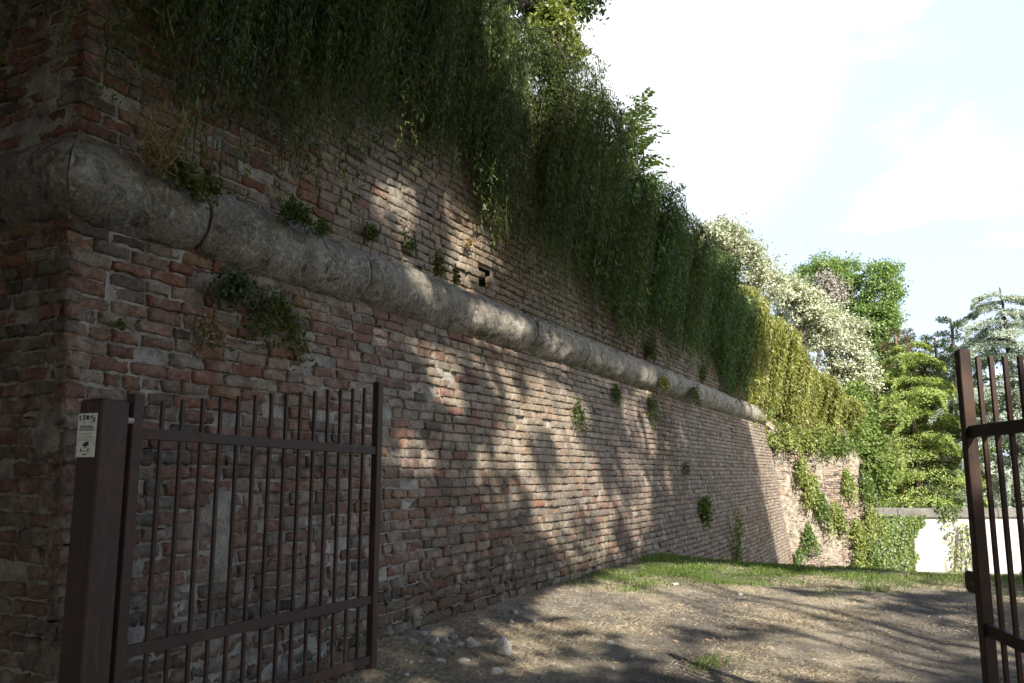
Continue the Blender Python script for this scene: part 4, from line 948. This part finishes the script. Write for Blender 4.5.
# ------------------------------------------------------------------ trees
def limb(p0, p1, g, n=9, wob=.06):
    p0, p1 = np.array(p0, float), np.array(p1, float); s = np.linspace(0, 1, n)[:, None]; ln = np.linalg.norm(p1 - p0)
    w = np.cumsum(g.normal(0, wob * ln / n ** .5, (n, 3)), 0); w -= s * w[-1]; return p0 + (p1 - p0) * s + w + np.array([0, 0, .10 * ln]) * np.sin(s * np.pi) * .5
def broad_tree(base, lobes, n_clump, per, clump_r, leaf, mat, label, seed, name='broadleaf_tree', trunk_r=.2, bark='bark', group=None, carve=None, cat='tree', up=.6, lean=None, shell=.55, limb_r=1.0):
    """lobes: list of (centre xyz world, radii xyz)"""
    g = R(seed); base = np.array(base, float); root = thing(name, base, label, cat, group)
    C0 = np.array([l[0] for l in lobes], float); RR = np.array([l[1] for l in lobes], float); vol = RR.prod(1) ** (2 / 3); pk = vol / vol.sum()
    k = g.choice(len(lobes), n_clump, p=pk); d = rdir(g, n_clump); r = (shell + (1 - shell) * g.random(n_clump)) * (1 + .12 * g.normal(size=n_clump)); d[:, 2] = np.where(d[:, 2] < -.55, -d[:, 2], d[:, 2])
    cc = C0[k] + d * r[:, None] * RR[k]; cr = clump_r * g.uniform(.5, 1.35, n_clump)
    C = np.repeat(cc, per, 0) + g.normal(0, .50, (n_clump * per, 3)) * np.repeat(cr, per)[:, None] * np.array([1, 1, .7])
    D = np.repeat(d, per, 0); Nn = unit(D * .5 + rdir(g, len(C)) * .75 + np.array([0, 0, up])); T = unit(D * .7 + rdir(g, len(C)) + np.array([0, 0, -.35]))
    if carve is not None: q = carve(C, g); C, Nn, T = C[q], Nn[q], T[q]
    under(MB().leaves(C, T, Nn, leaf * g.uniform(.6, 1.3, len(C)), leaf * .62 * g.uniform(.6, 1.3, len(C))).build('crown', mat), root)
    tk = MB(); ctr = C0.mean(0); top = np.array([ctr[0], ctr[1], C0[:, 2].min()]) if lean is None else np.array(lean)
    tp = limb(base - np.array([0, 0, .15]), top, g, 10, .03); tk.tube(tp, np.linspace(trunk_r * 1.25, trunk_r * .7, 10), 10)
    for j in range(len(lobes)):
        a = tp[-1 - (j % 3)]; m = limb(a, C0[j], g, 8, .05); tk.tube(m, np.linspace(trunk_r * .5, trunk_r * .16, 8) * limb_r, 7)
        for q in range(4):
            tk.tube(limb(m[4 + q % 3], C0[j] + rdir(g, 1)[0] * RR[j] * .8, g, 6, .06), np.linspace(trunk_r * .18, trunk_r * .05, 6) * limb_r, 5)
    under(tk.build('trunk', M[bark], smooth=True), root); return root
def cedar(base, h, spread, mat, label, seed, tiers=16, per=210, droop=.35, name='cedar_tree', bare=.08, needle=.16, group=None, bark='bark', tap=.6, thick=.05, jit=0.0):
    g = R(seed); base = np.array(base, float); root = thing(name, base, label, 'tree', group); tk, lf = MB(), MB()
    tk.tube(limb(base - np.array([0, 0, .1]), base + np.array([0, 0, h * .97]), g, 12, .01), np.linspace(.026 * h, .003 * h, 12), 9)
    for t in range(tiers):
        f = bare + (1 - bare) * (t + g.uniform(-.3, .3)) / tiers; z = base[2] + h * f; rad = spread * (1 - f) ** tap * g.uniform(.75, 1.15) + .25
        nb = int(g.integers(5, 8)) if f < .85 else 4; a0 = g.uniform(0, 6.28)
        for b in range(nb):
            az = a0 + b * 2 * np.pi / nb + g.normal(0, .25); ln = rad * g.uniform(.7, 1.12); d = np.array([math.cos(az), math.sin(az), 0]); s = np.linspace(0, 1, 9)[:, None]
            path = np.array([base[0], base[1], z + g.normal(0, jit)]) + d * ln * s + np.array([0, 0, 1]) * (ln * (.22 * s - (.22 + droop) * s ** 2.2)) + g.normal(0, .02 * ln, (9, 3)) * s
            tk.tube(path, np.linspace(.012 * ln + .012, .006, 9), 5, cap=False)
            n = int(per * (.35 + .65 * ln / (spread + .3))); q = g.random(n) ** .65; c = np.stack([np.interp(q, s[:, 0], path[:, j]) for j in range(3)], -1)
            side = np.array([-d[1], d[0], 0]); wd = ln * .30 * np.sin(np.clip(q * 1.15 + .12, 0, 1) * np.pi) ** .8 + .05; lat = g.uniform(-1, 1, n)
            c = c + side * (wd * lat)[:, None] + d * (np.abs(lat) * wd * .5)[:, None] + np.array([0, 0, 1]) * (g.normal(.0, thick, n) * (1 + ln * .2) - droop * .55 * wd * lat ** 2 * 1.5)[:, None]
            T = d * .8 + side * lat[:, None] * .9 + rdir(g, n) * .6 + np.array([0, 0, -droop * .9]); Nn = unit(rdir(g, n) * .8 + np.array([0, 0, .8]) + d * .5)
            lf.leaves(c, T, Nn, needle * g.uniform(.6, 1.5, n), needle * .28 * g.uniform(.6, 1.4, n))
    under(tk.build('trunk', M[bark], smooth=True), root); under(lf.build('crown', mat), root); return root
def pine(base, h, spread, label, seed, lean=0.0, n_cl=26, mat='pine_needle', bark='pine_bark', start=.45, per=230, group=None, name='pine_tree'):
    g = R(seed); base = np.array(base, float); root = thing(name, base, label, 'tree', group); tk, lf = MB(), MB()
    top = base + np.array([lean, 0, h]); tp = limb(base, top, g, 12, .012); tk.tube(tp, np.linspace(.022 * h, .006 * h, 12), 9)
    for k in range(n_cl):
        f = start + (1 - start) * (k + .5) / n_cl; p = base + (top - base) * f; az = k * 2.4 + g.normal(0, .3); ln = spread * (1.15 - f) * g.uniform(.6, 1.25) + .15
        e = p + np.array([math.cos(az) * ln, math.sin(az) * ln, ln * g.uniform(.05, .4)]); m = limb(p, e, g, 6, .05); tk.tube(m, np.linspace(.03 + .01 * ln, .012, 6), 5)
        for q in range(2 + int(ln > 1)):
            c = m[-1 - q] + g.normal(0, .15, 3); n = per // 2; r = .32 + .14 * ln; d = rdir(g, n); C = c + d * np.array([r, r, r * .5]) * g.random((n, 1)) ** .4
            lf.leaves(C, d + np.array([0, 0, .3]), rdir(g, n), .17 * g.uniform(.7, 1.3, n), .045)
    under(tk.build('trunk', M[bark], smooth=True), root); under(lf.build('crown', M[mat]), root); return root
PZ = -.22
def on_park(px, d): p = at_d(px, 500, d); p[2] = PZ; return p
def lob(px, py, d, rpx, rpy, rd=None):
    m = d / (FPX * .987); c = at_d(px, py, d); return (c, (rpx * m, (rd if rd else rpx) * m, rpy * m))
# round green trees on the skyline
broad_tree(on_park(838, 52), [lob(826, 287, 52, 31, 30), lob(844, 280, 52, 19, 22), lob(804, 292, 52, 20, 22), lob(850, 325, 52, 30, 30), lob(820, 330, 52, 26, 30)], 560, 64, .45, .16, M['leaf_sky'], 'round fresh green tree on the skyline, left of its twin', 801, trunk_r=.3, group='round trees on the skyline')
broad_tree(on_park(880, 50), [lob(882, 288, 50, 20, 28), lob(872, 325, 50, 24, 28), lob(886, 322, 50, 13, 24), lob(878, 360, 50, 24, 28)], 430, 64, .45, .16, M['leaf_sky'], 'narrower green tree on the skyline beside the pines', 802, trunk_r=.28, group='round trees on the skyline')
# whitish flowering trees on the rampart
broad_tree((-6.6, 23.5, 6.9), [lob(712, 250, 25, 26, 32), lob(742, 268, 25.5, 30, 32), lob(730, 240, 25, 18, 22), lob(765, 292, 27, 24, 28)], 230, 80, .34, .10, M['leaf_white'], 'whitish flowering tree nearest, above the dark green vines', 811, trunk_r=.14, group='whitish trees on the bastion')
broad_tree((-5.2, 33.0, 4.0), [lob(800, 312, 33, 24, 28), lob(790, 292, 32, 16, 16), lob(820, 335, 34, 26, 32)], 240, 80, .36, .115, M['leaf_white'], 'middle whitish flowering tree above the golden vine curtain', 812, trunk_r=.14, group='whitish trees on the bastion')
broad_tree((-3.2, 36.0, 1.0), [lob(848, 348, 36, 22, 34), lob(835, 330, 36, 16, 22), lob(858, 372, 36, 17, 26), lob(842, 385, 36, 20, 26)], 260, 80, .36, .12, M['leaf_white'], 'farthest whitish flowering tree, in front of the green cedar', 813, trunk_r=.14, group='whitish trees on the bastion')
broad_tree((-4.5, 40, 3.0), [lob(832, 296, 42, 15, 18), lob(824, 285, 42, 9, 12)], 120, 30, .5, .13, M['grey_twig'], 'grey leafless bush between the whitish trees and the round trees', 815, name='grey_bush', trunk_r=.1, cat='bush')
# conifers
cedar(on_park(920, 36.5), 7.6, 4.7, M['cedar_gold'], 'yellow green cedar with flat layered branches behind the white wall', 821, tiers=16, per=1500, droop=.30, needle=.14, bare=.01, tap=.68, thick=.05, jit=.28, group='cedars behind the white wall')
cedar(on_park(1020, 35), 9.9, 4.6, M['cedar_blue'], 'silvery blue cedar with drooping branches behind the right gate', 822, tiers=14, per=2000, droop=.36, needle=.14, bare=.02, tap=.46, thick=.045, jit=.2, group='cedars behind the white wall')
pine(on_park(904, 46), 9.3, 2.6, 'tall pine with bare orange trunk and brownish crown', 831, .2, 30, start=.35, group='pines behind the white wall')
pine(on_park(893, 47), 7.4, 1.9, 'shorter thin pine just left of the tall bare-trunked one', 834, 0, 22, start=.45, group='pines behind the white wall')
pine(on_park(936, 47), 8.1, 2.8, 'bushy pine right of the tall bare-trunked one', 832, 0, 34, start=.2, group='pines behind the white wall')
pine(on_park(966, 44), 9.9, 2.0, 'dark pine left of the silvery cedar', 833, 0, 26, mat='leaf_dark', bark='bark', start=.3, group='pines behind the white wall')
pine(on_park(948, 46), 9.2, 3.0, 'bushy dark pine filling the gap left of the silvery cedar', 835, 0, 36, mat='leaf_dark', bark='bark', start=.15, group='pines behind the white wall')
pine(on_park(922, 49), 9.6, 2.8, 'bushy pine half hidden behind the yellow green cedar', 836, 0, 34, start=.2, group='pines behind the white wall')
# undergrowth shrubs
broad_tree(on_park(878, 33.5), [lob(862, 435, 33.5, 13, 24), lob(872, 452, 33.5, 13, 26), lob(862, 470, 33.5, 16, 30), lob(876, 486, 33.5, 15, 24)], 330, 26, .4, .17, M['leaf_bright'], 'leafy green bush between the bastion tip and the cedar', 841, name='bush', trunk_r=.1, cat='bush')
broad_tree((-3.0, 33.3, 2.2), [lob(850, 415, 31.8, 12, 26), lob(852, 440, 31.4, 9, 18), lob(858, 400, 32.5, 9, 18)], 210, 26, .35, .15, M['leaf_bright'], 'green creeper bush on the outer tip of the bastion', 842, name='bush', trunk_r=.06, cat='bush')
for i, (px, d, py, r, mt, lab) in enumerate([(900, 62, 400, 46, 'leaf_dark', 'dark tree behind the yellow green cedar'), (932, 60, 392, 46, 'leaf_mid', 'dark tree between the two cedars in the distance'), (1010, 60, 420, 60, 'leaf_mid', 'green tree behind the silvery cedar'),
                                         (860, 64, 420, 46, 'leaf_mid', 'green tree behind the farthest whitish tree'), (1075, 60, 400, 60, 'leaf_mid', 'green tree off to the right of the silvery cedar')]):
    broad_tree(on_park(px, d), [lob(px, py, d, r * .8, r * .8), lob(px - 14, py + 50, d, r, r), lob(px + 18, py + 56, d, r * .9, r)], 300, 26, 1.0, .30, M[mt], lab, 850 + i, trunk_r=.3, group='distant trees behind the park wall')
# tree on the near rampart, its crown running out of the picture
tb = at_x(528, 45, -6.4)
broad_tree((tb[0], tb[1], 6.8), [((-6.2, 9.6, 10.9), (2.2, 2.4, 1.5)), ((-5.2, 8.4, 9.6), (1.3, 1.8, .9)), ((-5.6, 11.6, 10.2), (1.2, 1.0, .8)), ((-8.2, 9.5, 11.5), (2, 2.4, 1.8)), ((-5.6, 6.0, 10.6), (1.8, 2.2, 1.3)), (at_x(545, -22, -6.6), (.9, 1.1, .75)), (at_x(535, 12, -6.2), (.5, .6, .55)), (at_x(570, 8, -6.2), (.45, .45, .4)), (at_x(585, -4, -6.4), (.55, .6, .4)), (at_x(500, 0, -6.8), (.8, .9, .6))], 900, 50, .42, .13, M['leaf_dark'], 'dark tree with a bare trunk on the bastion top, cut by the picture edge', 861, trunk_r=.16)
lb = at_x(557, 46, -5.1)
broad_tree((lb[0] - .1, lb[1] - .2, 6.9), [(lb, (.45, .45, .42)), (lb + np.array([0, -.3, .18]), (.35, .35, .3)), (lb + np.array([0, .1, -.3]), (.35, .4, .3))], 110, 40, .22, .095, M['leaf_lime'], 'pale lime leaved shrub beside the bare trunk on the bastion top', 862, name='shrub', trunk_r=.05, cat='shrub')
tp_ = at_x(598, 98, -4.95)
weed(tp_ + np.array([0, -.1, -.25]), 0.55, 120, .035, .016, M['grey_twig'], 'wispy leafless twigs sticking up from the vine crest', 863, -.25, name='twig_bush', cat='bush', stalks=26, spread=(.8, 1.0, 1.0))
def sapling():
    b = at_x(636, 182, -4.35); root = thing('sapling', b, 'upright sapling with feathery pinnate leaves on top of the wall', 'sapling'); g = R(870); tk, lf = MB(), MB()
    for q in range(3):
        base = b + np.array([g.normal(0, .1), g.normal(0, .25), -.3]); top = base + np.array([g.normal(0, .1), g.normal(0, .22), (2.3, 1.8, 1.4)[q]]); m = limb(base, top, g, 9, .03); tk.tube(m, np.linspace(.022, .006, 9), 6)
        for k in range(28):
            f = .20 + .80 * k / 27; p = base + (top - base) * f; az = k * 2.4; ln = g.uniform(.40, .72) * (1.15 - .45 * f); el = g.uniform(.15, .9) + .5 * (f - .6)
            d = np.array([math.cos(az) * math.cos(el), math.sin(az) * math.cos(el), math.sin(el)]); s = np.linspace(0, 1, 8)[:, None]; path = p + d * ln * s + np.array([0, 0, -.28 * ln]) * s ** 2
            tk.tube(path, np.linspace(.006, .002, 8), 4, cap=False); side = unit(np.cross(d, [0, 0, 1.0])); n = 9
            q2 = np.repeat(np.linspace(.18, 1, n), 2); sg = np.tile([1, -1], n); c = np.stack([np.interp(q2, s[:, 0], path[:, j]) for j in range(3)], -1); T = side * sg[:, None] * .9 + d * .45 + np.array([0, 0, -.25]); L = .155 * (1 - .35 * np.abs(q2 - .5)) * g.uniform(.7, 1.2, len(q2)); c = c + g.normal(0, .012, c.shape)
            lf.leaves(c + unit(T) * (L / 2)[:, None], T, np.tile(unit(np.cross(side, d)) + g.normal(0, .15, 3), (len(c), 1)), L, L * .33)
    under(tk.build('stem', M['bark']), root); under(lf.build('foliage', M['leaf_mid']), root)
sapling()
fp = at_x(652, 222, -4.25); weed(fp + np.array([-.1, 0, .1]), .9, 420, .12, .035, M['leaf_bright'], 'bright feathery leaves spilling over the vines below the sapling', 880, .35, name='leafy_spray', cat='plant')

# ------------------------------------------------------------------ tall park trees on the right and behind, which shade the wall and the track
LIT = [  # px, py, rx, ry, tilt (deg, x towards y), strength
    (396, 183, 13, 4, 45, .9), (360, 222, 13, 6, 35, .9), (442, 206, 12, 5, 45, .95), (450, 243, 10, 16, -20, .9), (474, 246, 9, 12, 0, .85), (492, 232, 9, 5, 30, .8), (520, 272, 9, 6, 30, .7),
    (395, 285, 16, 5, 25, .8), (370, 268, 10, 6, 20, .6), (440, 292, 45, 12, 22, .95), (500, 322, 45, 13, 22, 1), (560, 348, 18, 9, 22, .85), (590, 362, 14, 8, 24, .8), (640, 378, 16, 9, 22, .9), (615, 372, 8, 8, 22, .7), (700, 402, 12, 5, 20, .6),
    (362, 358, 10, 22, -25, .9), (385, 350, 16, 10, 20, .8), (378, 392, 9, 18, -30, .7), (425, 352, 26, 16, 25, .95), (470, 362, 32, 18, 22, 1), (520, 382, 32, 16, 25, .95), (455, 398, 30, 12, 30, .9), (505, 410, 26, 20, 40, .9), (555, 410, 20, 18, 40, .8),
    (420, 450, 18, 18, 0, .9), (445, 470, 14, 8, 30, .8), (470, 440, 9, 20, -40, .75), (510, 445, 12, 26, -35, .85), (535, 480, 10, 30, -25, .9), (545, 520, 9, 22, -25, .8), (575, 455, 8, 26, -30, .8), (598, 490, 10, 30, -25, .85), (615, 520, 12, 22, -25, .85), (625, 545, 14, 14, 0, .7), (585, 560, 22, 8, -20, .8), (560, 575, 20, 8, -25, .7),
    (645, 430, 5, 24, -20, .85), (660, 470, 6, 18, -25, .5), (628, 398, 7, 16, -20, .8), (690, 440, 5, 24, -20, .35), (640, 480, 6, 22, -25, .6), (560, 440, 7, 18, -30, .7),
    (605, 596, 50, 7, 0, .85), (560, 606, 26, 6, -8, .8), (672, 601, 36, 5, 5, .95), (755, 601, 60, 5, 0, .9), (540, 622, 22, 7, -10, .5), (700, 590, 60, 4, 0, .75), (800, 628, 40, 5, 0, .55), (740, 620, 40, 5, 0, .5), (860, 600, 50, 4, 0, .5), (655, 618, 30, 5, 0, .5), (790, 655, 60, 6, 0, .35), (930, 620, 40, 6, 0, .4), (480, 620, 26, 5, -15, .4), (650, 582, 40, 4, 0, .7), (760, 585, 60, 5, 0, .6),
       (430, 225, 55, 30, 38, .75), (395, 190, 22, 16, 40, .8), (480, 250, 30, 22, 30, .7), (560, 465, 85, 60, 30, .5), (400, 440, 40, 30, 10, .5), (650, 440, 24, 36, -10, .3), (465, 372, 85, 26, 22, .80), (540, 400, 46, 22, 30, .6), (430, 285, 60, 14, 22, .8), (480, 312, 60, 14, 22, .9), (450, 235, 26, 22, 30, .8), (400, 200, 24, 14, 45, .7), (520, 470, 60, 40, 40, .55), (600, 520, 40, 50, 0, .5), (420, 455, 30, 20, 0, .6),
       (700, 608, 120, 12, 0, .8), (830, 628, 150, 26, 0, .5), (470, 652, 150, 30, 0, .62), (790, 650, 200, 30, 0, .45), (620, 640, 80, 24, -8, .35), (900, 650, 110, 26, 0, .45), (700, 600, 90, 10, 0, .9), (610, 600, 60, 12, -4, .8), (560, 640, 60, 14, -10, .45), (900, 655, 90, 16, 0, .6), (760, 662, 70, 14, 0, .6), (690, 578, 80, 10, 0, .75), (880, 582, 90, 8, 0, .7),
       (690, 577, 70, 7, 0, .8), (800, 580, 90, 5, 0, .45), (900, 583, 60, 5, 0, .45), (780, 612, 70, 5, 0, .5), (870, 640, 50, 6, 0, .4), (590, 622, 30, 5, -10, .5), (690, 640, 40, 5, 0, .3), (730, 668, 50, 6, 0, .3)]
def carve(C, g):
    """thin the crowns where the photograph shows sun reaching the wall or the ground"""
    S = SUN; t = (C[:, 0] + 4.35) / S[0]; P = C - S * t[:, None]
    for _ in range(2):
        z = P[:, 2]; x = np.where(z < 2.9, -4.07 - .158 * z, np.where(z < 3.46, -4.36, -4.7)); t = (C[:, 0] - x) / S[0]; P = C - S * t[:, None]
    gnd = P[:, 2] < np.where(P[:, 1] > 13, -.108 * (P[:, 1] - 13), 0); tg = C[:, 2] / S[2]; P = np.where(gnd[:, None], C - S * tg[:, None], P)
    px, py, d = project(P); keep = np.ones(len(C)); brk = np.where(gnd, 1.0, 1 - .62 * sstep(.58, .66, vnoise(P, 1.35, 303, 2)))      # twigs left in the gaps break the light up
    for (cx, cy, rx, ry, a, s) in LIT:
        rx, ry = rx * 1.22, ry * 1.22
        if cy < 575 or True:
            m = (gnd == (cy > 574)); an = math.radians(a); dx, dy = px - cx, py - cy; u = dx * math.cos(an) + dy * math.sin(an); v = -dx * math.sin(an) + dy * math.cos(an)
            e = (u / rx) ** 2 + (v / ry) ** 2; keep = np.where(m & (d > 0), keep * (1 - min(1, s * 1.32) * sstep(1.5, 1.0, e) * brk), keep)
    far = (~gnd) & (px > 752 + (py - 440) * .21) & (d > 0); keep = np.where(far, 0, keep)
    keep = np.where(gnd & (P[:, 1] > 17) & (d > 0), 0, keep)
    crest = (~gnd) & (d > 0); keep = np.where(crest, keep * (1 - .97 * sstep(6.0, 8.5, P[:, 1]) * sstep(4.7, 5.7, P[:, 2])), keep)
    qx, qy, qd = project(C); keep = np.where((qd > 0) & (qx > -25) & (qx < 1049) & (qy > -60), 0, keep)
    return g.random(len(C)) < keep
TREES = [(8.0, -13, 'tallest shade tree furthest behind the gateway', 0), (7.6, -8.5, 'shade tree behind the right gate post', 0), (7.6, -4, 'spreading shade tree right of the gateway', 0), (8.0, .5, 'shade tree beside the track on the right', 0),
         (9.5, 5, 'shade tree opposite the middle of the wall', 0), (11.0, 9.5, 'shade tree opposite the far end of the wall', 0), (14, 3, 'shade tree of the second row on the right', 0), (13, -5, 'shade tree of the second row behind the gateway', 0),
         (2.5, -7.5, 'wide shade tree standing behind the camera', 1), (-3.5, -7.0, 'wide shade tree behind the camera on the left', 1), (-10.0, -5.5, 'wide shade tree facing the left side of the bastion', 1), (-5.5, -2.6, 'wide shade tree added with its crown over the near corner', 1), (.5, -3.2, 'wide shade tree leaning over the open gateway', 1)]  # wide crown over the near corner is added to darken it
TREES += [(-18, -9, 'low crowned shade tree added far off to the left', 2), (-13, -12, 'low crowned shade tree added behind the bastion corner', 2), (-7, -14.5, 'low crowned shade tree added at the back on the left', 2), (-.5, -15.5, 'low crowned shade tree added straight behind the camera', 2),  # unseen low row added to block sky light from the near wall
          (6, -17, 'low crowned shade tree added at the back on the right', 2), (15, -11, 'low crowned shade tree added off to the right rear', 2), (-16, -3, 'low crowned shade tree added beside the left face of the bastion', 2)]
for i, (x, y, lab, wide) in enumerate(TREES):
    g = R(900 + i); lb_ = []
    for k in range(9):
        a = k * 2.4
        if wide == 2: zc = 2.2 + 13.0 * (k + .5) / 9; rr = 2.6; zr = 2.2; oy = 0
        elif wide: zc = 7.0 + 6.5 * (k + .5) / 9; rr = 3.4; zr = 1.7; oy = 3.0
        else: zc = 6.2 + 13.0 * (k + .5) / 9; rr = 1.9 * math.sin(math.pi * (.18 + .7 * (k + .5) / 9)); zr = 1.9; oy = 0
        lb_.append(((x + rr * math.cos(a), y + oy + rr * math.sin(a), zc), (2.6, 2.8, zr)))
    broad_tree((x, y, 0), lb_, 1150 if wide == 1 else 700, 24, .75, .34, M['shade_leaf'], lab, 900 + i, name='shade_tree', trunk_r=.32, group='tall shade trees outside the picture', carve=carve, shell=.3, limb_r=.22, lean=(x, y, 4.6 if wide != 1 else 6.0))
